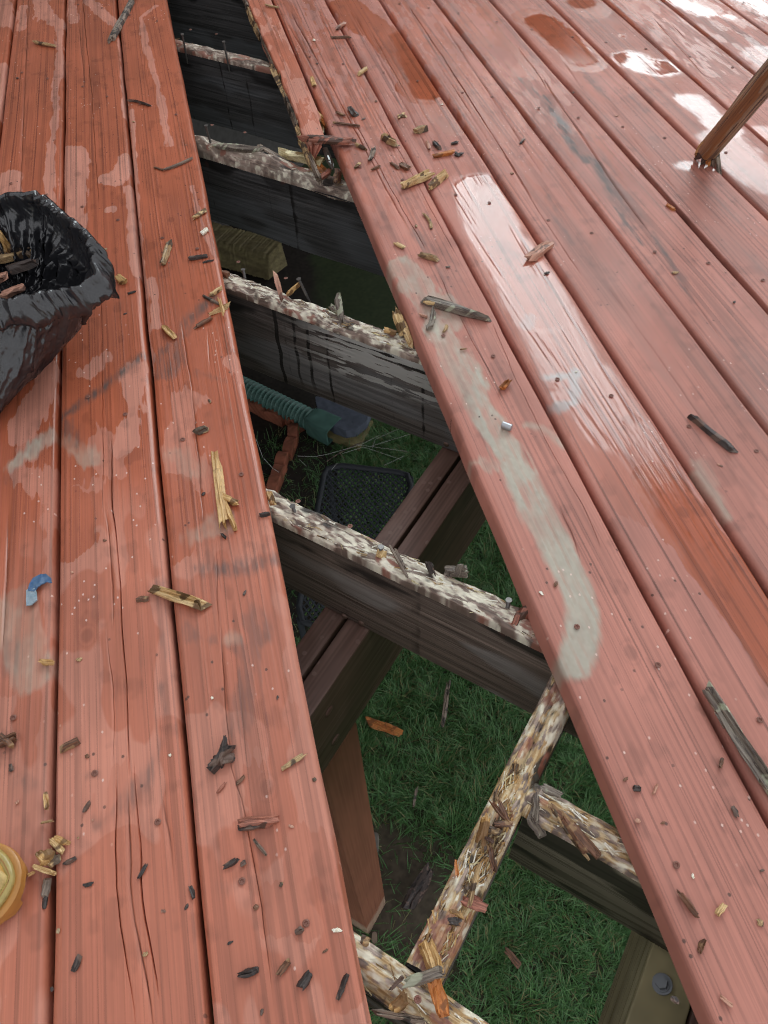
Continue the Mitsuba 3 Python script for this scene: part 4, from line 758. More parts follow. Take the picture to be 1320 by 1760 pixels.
add('house__gutter', nu_box(HN0 - .3, HN1 + .35, HU + .401, HU + .50, HE - .12, HE - .01), 'gutter_paint')

# ---------------------------------------------------------------- things lying on the deck and in the gap
def S(name, a, b, w, t, bs, label, category='wood splinter', group=None, z=0.0, extra=(), bend=0.0, jag=1.0, raise_=0.0):
    """A splinter of wood lying on the boards from a to b, with the side pieces in extra: (from, to, width, thickness, material index offset)."""
    seed = len(USED) * 13 + 5
    def at(p): return (p[0], p[1], (p[2] if len(p) > 2 else z + t * .48 + .0008))
    a3, b3 = at(a), at(b)
    if raise_: b3 = (b3[0], b3[1], b3[2] + raise_)
    m, uv = splinter(a3, b3, w, t, seed, jag, bend); parts = [(m, uv)]
    for i, (p, q, w2, t2) in enumerate(extra): parts.append(splinter(at(p), at(q), w2, t2, seed + 1 + i, jag))
    key = add(numbered(name), cat([p[0] for p in parts]), bs, uv=np.vstack([p[1] for p in parts])); tag(key, label, category, group); return key
W1 = 'wood splinter'; C1 = 'wood chip'
S('wood_splinter', (-0.1109, 2.6243), (-0.1923, 2.3129), .012, .009, 'grey_wood', 'long weathered grey splinter lying across the seam between two wet boards', extra=[((-0.1165, 2.5762), (-0.1813, 2.3283), .006, .012)])
S('wood_splinter', (-0.3845, 2.3801), (-0.3388, 2.3412), .011, .008, 'tan_wood', 'short tan splinter alone on a wet board beyond the trash bag')
S('wood_splinter', (-0.1589, 1.9617), (-0.1139, 1.9192), .006, .005, 'dark_wood', 'thin dark bent splinter on the board edging the gap, above the other dark sliver', bend=.06)
S('wood_splinter', (-0.0967, 1.6148), (-0.0419, 1.6419), .006, .005, 'grey_wood', 'thin grey curved sliver on the board edging the gap', bend=-.05)
S('wood_splinter', (-0.1186, 1.6316), (-0.1016, 1.6139), .004, .003, 'brown_wood', 'tiny brown sliver touching the tip of a grey curved sliver')
S('wood_splinter', (-0.0562, 1.4116), (-0.0316, 1.4315), .007, .006, 'fresh_wood', 'small fresh yellow splinter at the edge of the gap')
S('wood_chip', (-0.0463, 1.3530), (-0.0355, 1.3618), .010, .007, 'white_rot', 'white crumb of rotten wood at the edge of the gap', C1)
S('wood_chip', (-0.1225, 1.2835), (-0.1066, 1.3398), .012, .009, 'tan_wood', 'tan chip with a dark side, standing along the board edging the gap', C1)
S('wood_chip', (-0.0750, 1.2802), (-0.0484, 1.2796), .008, .006, 'dark_wood', 'black chip lying across the board close to the gap edge', C1)
S('wood_splinter', (-0.0523, 1.2620), (-0.0363, 1.2627), .003, .003, 'dark_wood', 'tiny black sliver between a black chip and the gap edge')
S('wood_splinter', (-0.0496, 1.1598), (-0.0317, 1.1733), .006, .006, 'fresh_wood', 'upper yellow splinter of the crossed bunch at the edge of the gap')
S('wood_splinter', (-0.0627, 1.1604), (-0.0388, 1.1297), .004, .004, 'grey_wood', 'grey twig-like sliver above the crossed yellow splinters')
S('wood_splinter', (-0.0561, 1.1086), (-0.0246, 1.1221), .007, .006, 'fresh_wood', 'yellow splinter lying under another in a cross at the gap edge')
S('wood_splinter', (-0.0374, 1.1326), (-0.0349, 1.0942), .006, .006, 'golden_wood', 'golden splinter lying over another in a cross at the gap edge', z=.006)
S('wood_chip', (-0.1377, 1.0961), (-0.1235, 1.0655), .010, .008, 'golden_wood', 'golden orange chip on the sooty smear of the board edging the gap', C1)
S('wood_splinter', (-0.0845, 1.0804), (-0.0565, 1.0958), .006, .005, 'brown_wood', 'dark brown splinter on the sooty smear near the crossed yellow ones')
S('wood_chip', (-0.2063, 1.2613), (-0.1968, 1.2389), .012, .009, 'golden_wood', 'golden chip beside the trash bag on the wet board', C1)
S('wood_splinter', (-0.1900, 1.2072), (-0.1777, 1.2104), .003, .003, 'dark_wood', 'tiny dark sliver below the golden chip beside the trash bag')
S('wood_chip', (-0.1088, 0.8352), (-0.0911, 0.8400), .011, .007, 'tan_wood', 'pale tan crumb in the middle of the board edging the gap', C1)
S('wood_splinter', (-0.0852, 0.7761), (-0.0888, 0.6521), .011, .010, 'golden_wood', 'long brown splinter with a branching end on the board edging the gap', extra=[((-0.0816, 0.7636), (-0.0835, 0.6638), .009, .008), ((-0.0830, 0.7012), (-0.0651, 0.6835), .008, .008), ((-0.0800, 0.6866), (-0.0731, 0.6458), .007, .007)])
S('wood_chip', (-0.0377, 0.6572), (-0.0265, 0.6572), .006, .005, 'dark_wood', 'small dark curled flake at the lip of the gap', C1)
S('wood_splinter', (-0.0925, 0.6402), (-0.0880, 0.6330), .003, .003, 'dark_wood', 'tiny dark sliver below the long branching splinter')
S('wood_chunk', (-0.1816, 0.5719), (-0.1273, 0.5343), .012, .010, 'fresh_wood', 'long golden splinter bridging the seam between two boards', extra=[((-0.1717, 0.5674), (-0.1282, 0.5397), .007, .012)])
S('wood_chip', (-0.2066, 0.5672), (-0.1944, 0.5656), .006, .004, 'brown_wood', 'brown crumb just beside the golden splinter bridging a seam', C1)
S('wood_chip', (-0.3228, 0.5089), (-0.3085, 0.5043), .007, .006, 'golden_wood', 'bright golden chip perched on a seam below the blue flakes', C1)
S('wood_chip', (-0.3661, 0.4163), (-0.3474, 0.4203), .010, .009, 'brown_wood', 'shaggy brown chunk on the outermost board above the boot', C1, extra=[((-0.3633, 0.4232), (-0.3507, 0.4095), .008, .008)])
S('wood_chip', (-0.2974, 0.3928), (-0.2810, 0.3973), .0075, .006, 'brown_wood', 'dull brown block-like chip beside the long cracks of the second board', C1)
S('wood_chunk', (-0.1381, 0.3290), (-0.1156, 0.3475), .012, .010, 'dark_wood', 'big charred-looking black chunk in the middle of the board edging the gap', C1, extra=[((-0.1305, 0.3296), (-0.1209, 0.3564), .008, .013), ((-0.1347, 0.3372), (-0.1160, 0.3336), .009, .007)])
S('wood_splinter', (-0.0629, 0.3099), (-0.0403, 0.3184), .0045, .004, 'tan_wood', 'thin tan splinter close to the gap edge near the charred chunk')
S('painted_chip', (-0.1174, 0.2644), (-0.0803, 0.2571), .0095, .009, 'red_wood', 'red painted chip with a black broken underside on the board edging the gap', C1)
S('wood_splinter', (-0.1169, 0.2595), (-0.0978, 0.2575), .006, .006, 'dark_wood', 'black flake leaning on the red painted chip')
S('wood_splinter', (-0.1046, 0.2440), (-0.0960, 0.2291), .0035, .003, 'grey_wood', 'dark grey sliver below the red painted chip')
S('wood_splinter', (-0.1370, 0.2267), (-0.1243, 0.2302), .004, .004, 'dark_wood', 'dark sliver beside a screw head in the board edging the gap')
S('wood_chip', (-0.1215, 0.2244), (-0.1165, 0.2265), .004, .003, 'dark_wood', 'small black chip next to a dark sliver by a screw head', C1)
S('wood_splinter', (-0.1354, 0.3027), (-0.1265, 0.3098), .0035, .003, 'red_wood', 'thin red sliver below the charred chunk')
S('wood_splinter', (-0.1152, 0.3056), (-0.1063, 0.3109), .004, .003, 'brown_wood', 'short brown sliver below the charred chunk, nearer the gap')
S('wood_splinter', (-0.2747, 0.3180), (-0.2692, 0.3264), .0045, .004, 'dark_wood', 'black sliver on the cracked second board above the golden chips')
S('wood_splinter', (-0.2941, 0.2701), (-0.2843, 0.2732), .0045, .004, 'dark_wood', 'blackish grey sliver beside the heap of golden chips')
S('wood_splinter', (-0.2212, 0.2390), (-0.2143, 0.2484), .0038, .003, 'dark_wood', 'black curved sliver among the long cracks of the second board')
S('wood_splinter', (-0.1722, 0.2176), (-0.1697, 0.2072), .004, .003, 'dark_wood', 'black sliver against the seam near the gap board, lower of two')
S('wood_chip', (-0.2839, 0.1722), (-0.2790, 0.1822), .0055, .0035, 'dark_wood', 'black leaf-shaped flake near the bottom of the second board', C1)
S('wood_chip', (-0.1339, 0.1302), (-0.1191, 0.1308), .0075, .006, 'dark_wood', 'thick black chip lying flat near the bottom of the gap board', C1)
S('wood_splinter', (-0.0991, 0.1224), (-0.0890, 0.1304), .005, .004, 'brown_wood', 'striped brown splinter between two black chips on the gap board')
S('wood_chip', (-0.0811, 0.1069), (-0.0706, 0.1166), .008, .006, 'dark_wood', 'black bark-like chip slanting on the gap board beside the brown splinter', C1)
S('wood_splinter', (-0.0495, 0.0915), (-0.0397, 0.1044), .0045, .004, 'dark_wood', 'slender dark splinter near the gap edge at the bottom')
S('wood_chip', (-0.0781, 0.1515), (-0.0706, 0.1526), .005, .004, 'dark_wood', 'small black oval chip in the lower middle of the gap board', C1)
for i, (a, b, w, c) in enumerate([((-0.3013, 0.2967), (-0.2902, 0.2886), .007, 'golden_wood'), ((-0.3054, 0.2948), (-0.2954, 0.2818), .006, 'fresh_wood'), ((-0.3149, 0.2777), (-0.3029, 0.2826), .010, 'golden_wood'), ((-0.3079, 0.2725), (-0.2994, 0.2794), .010, 'tan_wood'), ((-0.3206, 0.2724), (-0.3038, 0.2625), .005, 'fresh_wood'), ((-0.3174, 0.2852), (-0.3091, 0.2740), .007, 'golden_wood')]):
    S('golden_chip', a, b, w, .006, c, 'golden chip of soft wood in the heap over the seam beside the boot', C1, 'golden chips heaped over the seam beside the boot', z=.002 + .002 * (i % 3))
S('wood_splinter', (-0.3141, 0.3469), (-0.3114, 0.3312), .005, .004, 'golden_wood', 'golden splinter stuck upright in the seam above the boot')
S('wood_splinter', (-0.3176, 0.3176), (-0.3057, 0.3169), .003, .003, 'tan_wood', 'thin tan sliver lying over the seam above the heap of golden chips')
S('wood_splinter', (-0.3296, 0.2686), (-0.3239, 0.2699), .003, .003, 'golden_wood', 'tiny golden sliver between the boot and the heap of chips')
S('grey_flake', (-0.3123, 0.2602), (-0.3142, 0.2454), .007, .004, 'grey_wood', 'pale grey flake stuck in the seam beside the boot', 'flake', z=-.004)
S('wood_splinter', (-0.3137, 0.2475), (-0.3151, 0.2360), .004, .004, 'dark_wood', 'black splinter jammed in the seam below the grey flake', z=-.006)
# beyond the gap
S('painted_chip', (0.1923, 1.6407), (0.2926, 1.6003), .016, .014, 'red_wood', 'red painted strip lying across the gap at the broken stub', z=.004, extra=[((0.2145, 1.6230), (0.2923, 1.5874), .008, .010)])
S('wood_splinter', (0.2805, 1.7014), (0.3292, 1.6714), .006, .004, 'brown_wood', 'thin straight brown sliver on the board past the broken stub')
S('wood_splinter', (0.2967, 1.7472), (0.3101, 1.7284), .005, .004, 'brown_wood', 'short brown sliver above the thin straight one past the broken stub')
S('black_chip', (0.3297, 1.7566), (0.3332, 1.7179), .014, .006, 'dark_wood', 'smooth black oval chip on the board past the broken stub', C1)
S('wood_splinter', (0.3058, 1.5908), (0.3196, 1.5682), .008, .006, 'tan_wood', 'small tan splinter just below the thin brown sliver')
S('wood_splinter', (0.3191, 1.5182), (0.3367, 1.5602), .010, .007, 'grey_wood', 'pale grey splinter pointing along the boards beyond the stub')
S('wood_splinter', (0.3156, 1.4828), (0.3337, 1.4915), .005, .004, 'brown_wood', 'tiny brown sliver below the pale grey splinter')
S('wood_splinter', (0.2840, 1.5002), (0.2957, 1.5134), .006, .004, 'fresh_wood', 'tiny yellow sliver on the edge board near the stub')
S('wood_splinter', (0.2388, 2.4211), (0.2670, 2.3935), .007, .005, 'tan_wood', 'thin tan sliver on the broken stub at the far end')
S('wood_splinter', (0.3677, 2.1511), (0.4142, 2.1386), .006, .004, 'brown_wood', 'thin brown sliver lying across two boards far up the deck')
S('wood_splinter', (0.3912, 2.1969), (0.4172, 2.2234), .010, .007, 'pink_wood', 'small pinkish splinter far up the deck beside a thin brown sliver')
S('wood_splinter', (0.3869, 1.9177), (0.4120, 1.9391), .010, .007, 'fresh_wood', 'small yellow splinter on a seam above the black oval chip')
S('wood_splinter', (0.2750, 1.9361), (0.2711, 1.8859), .010, .006, 'golden_wood', 'golden sliver stuck in the seam beside the broken stub')
S('wood_chunk', (0.3692, 1.5989), (0.3867, 1.5619), .015, .012, 'tan_wood', 'stubby tan chunk with a dark end near the seam beyond the stub', C1)
S('wood_chip', (0.4408, 1.6048), (0.4647, 1.6105), .014, .009, 'tan_wood', 'olive tan chip alone on the wide wet-edged board', C1)
S('wood_splinter', (0.4230, 1.6910), (0.4407, 1.6823), .007, .004, 'fresh_wood', 'crossed pair of tiny yellow slivers near the dark wet patch', extra=[((0.4220, 1.6771), (0.4393, 1.6970), .005, .004)])
S('wood_splinter', (0.4513, 1.4929), (0.4887, 1.4958), .009, .007, 'orange_wood', 'orange brown splinter on the board with the shining pool')
S('wood_splinter', (0.4537, 1.5583), (0.4507, 1.5258), .006, .004, 'pink_wood', 'tiny pinkish sliver above the orange brown splinter')
S('wood_chip', (0.4664, 1.5489), (0.4712, 1.5217), .009, .006, 'dark_wood', 'small greenish black chip above the orange brown splinter', C1)
S('wood_chip', (0.5001, 1.5328), (0.5140, 1.5360), .007, .005, 'dark_wood', 'tiny black chip beyond the orange brown splinter, nearest the far seam', C1)
S('wood_chip', (0.4921, 1.4822), (0.5087, 1.4868), .006, .005, 'dark_wood', 'crumbled dark chip beside the tip of the orange brown splinter', C1, extra=[((0.4975, 1.4955), (0.5006, 1.4770), .005, .004)])
S('wood_chunk', (0.3621, 1.3981), (0.4187, 1.4192), .014, .012, 'fresh_wood', 'plump yellow splinter lying across the edge board and its seam', extra=[((0.3654, 1.4016), (0.4144, 1.4252), .008, .014)])
S('wood_chunk', (0.4111, 1.3803), (0.4536, 1.4174), .016, .012, 'fresh_wood', 'second plump yellow splinter, on the pool board next to the first', extra=[((0.4168, 1.3875), (0.4499, 1.4092), .008, .015)])
S('wood_splinter', (0.3749, 1.4831), (0.3867, 1.4625), .011, .007, 'brown_wood', 'brown bark-like splinter above the plump yellow ones')
S('wood_splinter', (0.3595, 1.4954), (0.3674, 1.4734), .005, .004, 'brown_wood', 'thin brown sliver next to the bark-like splinter')
S('wood_splinter', (0.3719, 1.2927), (0.3726, 1.2474), .006, .004, 'tan_wood', 'thin curved tan sliver on the grey-stained edge board', bend=.08)
S('wood_splinter', (0.2952, 1.2142), (0.3063, 1.1974), .007, .005, 'fresh_wood', 'tiny yellow splinter at the lip of the gap on the edge board')
S('wood_chip', (0.3304, 1.1656), (0.3524, 1.1441), .010, .008, 'tan_wood', 'tan splinter with a dark top on the edge board above the long one')
S('wood_chip', (0.5075, 1.0967), (0.5564, 1.1263), .015, .011, 'pink_wood', 'pinkish wood block on the shining pool at the seam', C1)
S('wood_splinter', (0.8194, 1.1882), (0.8257, 1.1675), .006, .004, 'orange_wood', 'tiny orange sliver alone on the mildewed board')
S('wood_splinter', (0.6371, 1.4883), (0.6520, 1.5041), .005, .004, 'dark_wood', 'tiny dark sliver on the plain board beyond the pool')
S('wood_chunk', (0.2993, 1.0367), (0.3738, 0.9709), .013, .011, 'bark_wood', 'long weathered splinter with yellow ends on the grey-stained edge board', extra=[((0.3101, 1.0351), (0.3861, 0.9594), .008, .012)])
S('wood_splinter', (0.2976, 1.0274), (0.3174, 1.0182), .006, .006, 'fresh_wood', 'yellow tip lying against the end of the long weathered splinter', z=.004)
S('wood_splinter', (0.3065, 1.0085), (0.2849, 0.9616), .009, .008, 'bark_wood', 'dark grey splinter hanging down from the long weathered one', bend=.05)
S('wood_splinter', (0.2825, 1.0061), (0.2920, 0.9969), .006, .004, 'pink_wood', 'small pinkish sliver near the gap lip beside the dark grey splinter')
S('wood_chip', (0.3091, 0.9529), (0.3175, 0.9643), .006, .005, 'tan_wood', 'tan crumb on the silt stain below the long weathered splinter', C1)
S('wood_splinter', (0.3212, 0.9031), (0.3305, 0.9018), .003, .003, 'brown_wood', 'tiny brown sliver on the silt stain')
S('wood_chip', (0.3524, 0.7967), (0.3690, 0.8093), .010, .009, 'orange_wood', 'bright orange block-like chip on the edge board', C1)
S('black_stick', (0.5984, 0.6647), (0.6222, 0.5917), .0095, .008, 'dark_wood', 'straight black stick with an orange side on the bare dry board')
S('wood_splinter', (0.6004, 0.6617), (0.6113, 0.6273), .003, .006, 'orange_wood', 'orange sliver clinging to the side of the straight black stick')
S('bark_stick', (0.4105, 0.2743), (0.4212, 0.1510), .0125, .012, 'bark_wood', 'long lichen-covered bark strip lying along a seam', z=.001, extra=[((0.4108, 0.2671), (0.4236, 0.1528), .009, .014), ((0.4126, 0.2420), (0.4173, 0.1780), .013, .010)])
S('wood_splinter', (0.2863, 0.0938), (0.2930, 0.0718), .0055, .005, 'brown_wood', 'dark brown stick on the edge board near the pine blocking')
S('wood_chip', (0.3122, 0.0684), (0.3214, 0.0733), .006, .005, 'fresh_wood', 'ragged yellow chip beside the dark brown stick on the edge board', C1)
S('wood_splinter', (0.2812, 0.0440), (0.2895, 0.0507), .004, .004, 'brown_wood', 'tiny brown sliver below the ragged yellow chip')
S('wood_chip', (0.2864, 0.1955), (0.2928, 0.1938), .0055, .005, 'dark_wood', 'dark grey pebble-like crumb on the edge board above the short joist', C1)
S('wood_splinter', (0.3831, 0.1934), (0.3898, 0.2006), .004, .004, 'brown_wood', 'small brown pellet near the bark strip')
S('wood_splinter', (0.2820, 0.0071), (0.2879, -0.0007), .003, .003, 'pink_wood', 'thin pinkish sliver near the bottom of the edge board')
S('wood_splinter', (0.3040, 0.1859), (0.3115, 0.1932), .003, .003, 'pink_wood', 'thin pinkish curl on the edge board next to a grey crumb')
# small grey metal pellet
a, b = np.array([*(0.3282, 0.7250), .0055]), np.array([*(0.3396, 0.7144), .0055]); d = b - a
ts = [0, .04, .06, .94, .96, 1]; k = add('metal_pellet', tube([a + d * t for t in ts], [.0036, .0050, .0052, .0052, .0050, .0036], 16), 'galvanised', smooth=50); tag(k, 'small grey metal cylinder lying on the silt-stained edge board', 'metal cylinder')
# blue paint flakes
mat('blue_paint', proc(lambda p, n, uv: mix(mi.Color3f(.035, .095, .22), mi.Color3f(.09, .16, .26), fb2(p.x * 250, p.y * 250, 0, 3))), .55)
mat('pale_blue_paint', proc(lambda p, n, uv: mix(mi.Color3f(.17, .26, .33), mi.Color3f(.33, .38, .42), fb2(p.x * 250, p.y * 250, 0, 3))), .6)
def flake(key, poly, bs, h, seed):
    from shapely.geometry import Polygon
    pg = Polygon(poly).buffer(0); m = trimesh.creation.extrude_polygon(pg, .0016, engine='earcut'); m = m.subdivide().subdivide().subdivide()
    v = m.vertices; v[:, 2] += .0012 + h * meshkit.fbm(np.c_[v[:, :2] * 120, np.full(len(v), seed)], 3); m.vertices = v; return add(key, m, bs, smooth=35)
k = flake(numbered('paint_flake'), [(-0.341, 0.615), (-0.339, 0.626), (-0.335, 0.632), (-0.326, 0.636), (-0.319, 0.634), (-0.312, 0.626), (-0.312, 0.620), (-0.320, 0.622), (-0.327, 0.617), (-0.333, 0.611), (-0.338, 0.613)], 'blue_paint', .006, 1); tag(k, 'deep blue curved paint flake hanging over the seam', 'paint flake')
k = flake(numbered('paint_flake'), [(-0.343, 0.616), (-0.339, 0.619), (-0.332, 0.616), (-0.330, 0.609), (-0.329, 0.597), (-0.335, 0.592), (-0.342, 0.592), (-0.343, 0.602)], 'pale_blue_paint', .004, 2); tag(k, 'pale grey blue paint flake next to the deep blue one', 'paint flake')
# crumbs too small to tell apart
g = np.random.default_rng(5); cr_mats = ['dark_wood', 'brown_wood', 'tan_wood', 'white_rot', 'pink_wood', 'dark_wood']
spots = [(-0.293, 0.539), (-0.292, 0.531), (-0.279, 0.501), (-0.259, 0.602), (-0.287, 0.631), (-0.365, 0.657), (-0.278, 0.452), (-0.271, 0.378), (-0.192, 0.359), (-0.182, 0.356), (-0.104, 0.346), (-0.079, 0.399), (-0.057, 0.392), (-0.109, 0.441), (-0.085, 0.197), (-0.090, 0.212), (-0.074, 0.161), (-0.140, 0.159), (-0.130, 0.142), (-0.054, 0.130), (-0.275, 0.178), (-0.245, 0.220), (-0.200, 0.202), (-0.256, 0.224), (-0.271, 0.245), (-0.284, 0.206), (-0.278, 0.251), (-0.300, 0.210), (-0.320, 0.228), (-0.178, 0.200), (-0.164, 0.160), (-0.157, 0.184), (-0.281, 0.293), (-0.206, 0.298), (-0.266, 0.307), (0.298, 0.049), (0.293, 0.107), (0.301, 0.157), (0.310, 0.137), (0.306, 0.104), (0.328, 0.104), (0.341, 0.104), (0.373, 0.092), (0.319, 0.049), (0.347, 0.052), (0.338, 0.024), (0.276, 0.009), (0.242, 0.015), (0.314, 0.145), (0.283, 0.207), (0.311, 0.196), (0.269, 0.168), (0.277, 0.165), (0.351, 0.124), (0.376, 0.149), (0.356, 0.213), (0.376, 0.228), (0.477, 0.804), (0.484, 0.781), (0.527, 1.053), (0.613, 0.951), (0.701, 0.941), (0.737, 0.990), (0.642, 0.622), (0.592, 0.573), (0.510, 0.631), (0.349, 0.537), (0.303, 0.451), (0.269, 0.280), (0.281, 0.444), (0.330, 0.364), (0.386, 1.078), (0.367, 1.120), (0.346, 1.322), (0.347, 1.260), (0.313, 1.398), (0.357, 1.657), (0.348, 1.702), (0.388, 1.717), (0.394, 1.774), (0.442, 1.834), (0.291, 1.651), (0.297, 1.622), (0.311, 1.944), (0.303, 2.014), (0.306, 1.818), (0.300, 2.198), (0.322, 2.152), (-0.333, 1.883), (-0.422, 2.176), (-0.276, 2.354), (-0.362, 1.758), (-0.152, 1.852), (-0.144, 1.520), (-0.046, 1.708), (-0.051, 1.805), (-0.055, 1.230), (-0.051, 1.284), (-0.052, 1.333), (-0.229, 1.358), (-0.109, 1.228), (-0.082, 1.177), (-0.199, 1.153), (-0.186, 1.117), (-0.081, 0.898), (-0.066, 0.881), (-0.133, 0.712), (-0.109, 0.716), (-0.260, 0.706), (-0.245, 0.672), (-0.306, 0.679), (-0.298, 0.620), (-0.344, 0.346), (-0.337, 0.314), (-0.352, 0.386), (-0.329, 0.435), (-0.149, 0.380), (-0.130, 0.411), (-0.071, 0.448), (-0.075, 0.541), (-0.048, 0.435), (-0.039, 0.387), (-0.034, 0.290), (-0.050, 0.272), (-0.066, 0.249), (-0.044, 0.223), (-0.085, 0.248), (-0.112, 0.183), (-0.104, 0.160), (-0.040, 0.144), (-0.039, 0.119), (-0.070, 0.103), (-0.119, 0.097), (-0.148, 0.122), (-0.219, 0.169), (-0.237, 0.145), (-0.258, 0.155), (-0.305, 0.162), (-0.196, 0.116), (0.581, 1.382), (0.578, 1.292), (0.562, 1.115), (0.878, 1.540), (0.723, 1.336), (0.832, 1.672), (0.657, 1.671), (0.644, 1.798), (0.533, 1.712), (0.827, 1.015), (0.792, 0.889), (0.663, 0.805), (0.610, 0.881)]
for i, (x, y) in enumerate(spots):
    if i % 5 in (0, 1, 3): continue
    s = g.uniform(.0011, .0027) * (1 if y < .9 else 1.3); m = trimesh.creation.icosphere(subdivisions=1, radius=1); v = m.vertices * (1 + .35 * g.uniform(-1, 1, (len(m.vertices), 1))) * [s, s * g.uniform(.8, 2.6), s * .55]
    ang = g.uniform(0, 6); v = v @ np.array([[math.cos(ang), math.sin(ang), 0], [-math.sin(ang), math.cos(ang), 0], [0, 0, 1]]); m.vertices = v + [x, y, s * .42 + .0003]
    k = add(numbered('wood_crumb'), m, cr_mats[i % 6]); scene[k].update({}); labels[k] = {'label': 'tiny loose crumb of rotten wood lying on the red boards', 'category': 'crumb', 'group': 'tiny crumbs scattered on the boards'}

# ---- loose wood on the joists
def J(name, a, b, w, t, bs, label, category=W1, **kw): return S(name, a, b, w, t, bs, label, category, **kw)
J('wood_splinter', (0.0691, 1.1574, -0.03), (0.0694, 1.1944, -0.004), .008, .006, 'pink_wood', 'reddish splinter standing upright on the white-flecked joist')
J('wood_splinter', (0.0820, 1.1749, -0.034), (0.1050, 1.1927, -0.03), .008, .008, 'golden_wood', 'golden shred beside the standing screw on the white-flecked joist')
J('bark_piece', (0.1618, 1.0760, -0.038), (0.1636, 1.1120, -0.008), .009, .009, 'bark_wood', 'gnarled dark shred standing up on the white-flecked joist', extra=[((0.1523, 1.1138, -0.034), (0.1652, 1.0883, -0.028), .008, .008), ((0.1627, 1.1018, -0.03), (0.1657, 1.0773, -0.045), .006, .006)])
J('wood_splinter', (0.2560, 1.0527, -0.018), (0.2586, 0.9748, -0.03), .009, .008, 'fresh_wood', 'pale splinter leaning over the white-flecked joist against the edge board', extra=[((0.2500, 1.0457, -0.02), (0.2509, 1.0068, -0.03), .008, .007)])
J('wood_splinter', (0.2257, 1.0290, -0.034), (0.2426, 1.0144, -0.034), .008, .006, 'golden_wood', 'golden shred lying along the white-flecked joist')
J('wood_chip', (-0.0279, 1.2758, -0.034), (-0.0151, 1.2644, -0.034), .010, .008, 'brown_wood', 'brown chip on the white-flecked joist at the board edge', C1)
J('pale_chunk', (0.1606, 1.6906, -0.04), (0.2281, 1.6199, -0.034), .034, .020, 'pale_wood', 'pale yellow splintered slab on the blackened joist below the stub', C1)
J('wood_splinter', (0.2120, 1.6475, -0.04), (0.2298, 1.5878, -0.044), .018, .012, 'orange_wood', 'orange frayed splinter beside the pale slab on the blackened joist', extra=[((0.2008, 1.6446, -0.042), (0.2259, 1.6082, -0.046), .010, .008)])
J('wood_splinter', (0.2136, 1.5554, -0.04), (0.2406, 1.5740, -0.036), .012, .010, 'red_wood', 'small red block leaning on the blackened joist below the stub')
J('bark_piece', (0.2474, 1.5349, -0.04), (0.2545, 1.5485, -0.02), .014, .012, 'brown_wood', 'dark shred standing between the blackened joist and the edge board')
mat('shiny_wet_wood', (.055, .045, .038), .07, specular=.6)
J('wet_shard', (0.2452, 1.6250, -0.016), (0.2478, 1.5595, -0.022), .012, .004, 'shiny_wet_wood', 'glossy wet dark shard shining below the red strip at the stub', 'shard')
J('wood_splinter', (0.0228, 1.7735, -0.04), (0.1098, 1.7151, -0.036), .018, .010, 'bark_wood', 'grey raised sliver torn from the top of the blackened joist')
J('wood_splinter', (0.1121, 1.7307, -0.036), (0.1538, 1.6690, -0.044), .012, .006, 'grey_wood', 'grey curled sliver next to the hollow in the blackened joist')
J('wood_chip', (-0.0211, 0.7125, -0.02), (-0.0182, 0.6981, -0.03), .010, .008, 'fresh_wood', 'bright yellow chip at the board edge over the white-crusted joist', C1)
J('wood_chip', (0.1047, 0.5735, -0.036), (0.1135, 0.5795, -0.034), .012, .010, 'fresh_wood', 'yellow chip in the middle of the white-crusted joist', C1)
J('grass_stalk', (0.1239, 0.5817, -0.03), (0.1340, 0.5347, -0.036), .004, .003, 'grey_wood', 'pair of dry stalks lying across the white-crusted joist', 'stalk', extra=[((0.1290, 0.5763, -0.03), (0.1335, 0.5478, -0.034), .003, .003)])
J('bark_piece', (0.1864, 0.5285, -0.034), (0.2079, 0.5161, -0.03), .014, .012, 'bark_wood', 'clump of curled bark on the far edge of the white-crusted joist', C1, extra=[((0.1900, 0.5218, -0.034), (0.2055, 0.5175, -0.02), .010, .008), ((0.1960, 0.5137, -0.03), (0.2020, 0.5194, -0.016), .008, .006)])
J('bark_piece', (0.2522, 0.4374, -0.036), (0.2710, 0.4454, -0.026), .014, .010, 'red_wood', 'dark red curl of bark on the white-crusted joist at the edge board', C1, extra=[((0.2451, 0.4306, -0.036), (0.2561, 0.4414, -0.03), .008, .006)])
J('wood_splinter', (0.1670, 0.5276, -0.036), (0.1632, 0.5371, -0.018), .006, .006, 'dark_wood', 'charred black stub standing on the white-crusted joist')
J('wood_splinter', (0.2067, 0.2053, -0.03), (0.2307, 0.1607, -0.034), .0095, .006, 'brown_wood', 'broad reddish splinter lying over the short joist', extra=[((0.2164, 0.1910, -0.028), (0.2332, 0.1559, -0.034), .008, .006), ((0.2124, 0.1964, -0.03), (0.2248, 0.1605, -0.034), .007, .007)])
J('grass_stalk', (0.2064, 0.2035, -0.028), (0.2252, 0.1513, -0.04), .003, .003, 'tan_wood', 'thin curved stalk hanging down from the short joist', 'stalk', bend=-.04)
J('bark_piece', (0.1826, 0.2065, -0.038), (0.1929, 0.1914, -0.06), .013, .004, 'bark_wood', 'grey bark flap hanging at the end of the short joist', C1, extra=[((0.1951, 0.2235, -0.034), (0.1861, 0.2019, -0.038), .010, .008)])
J('wood_chip', (0.2036, 0.2316, -0.034), (0.2198, 0.2183, -0.034), .009, .006, 'bark_wood', 'curled bark shred on the far edge of the short joist', C1)
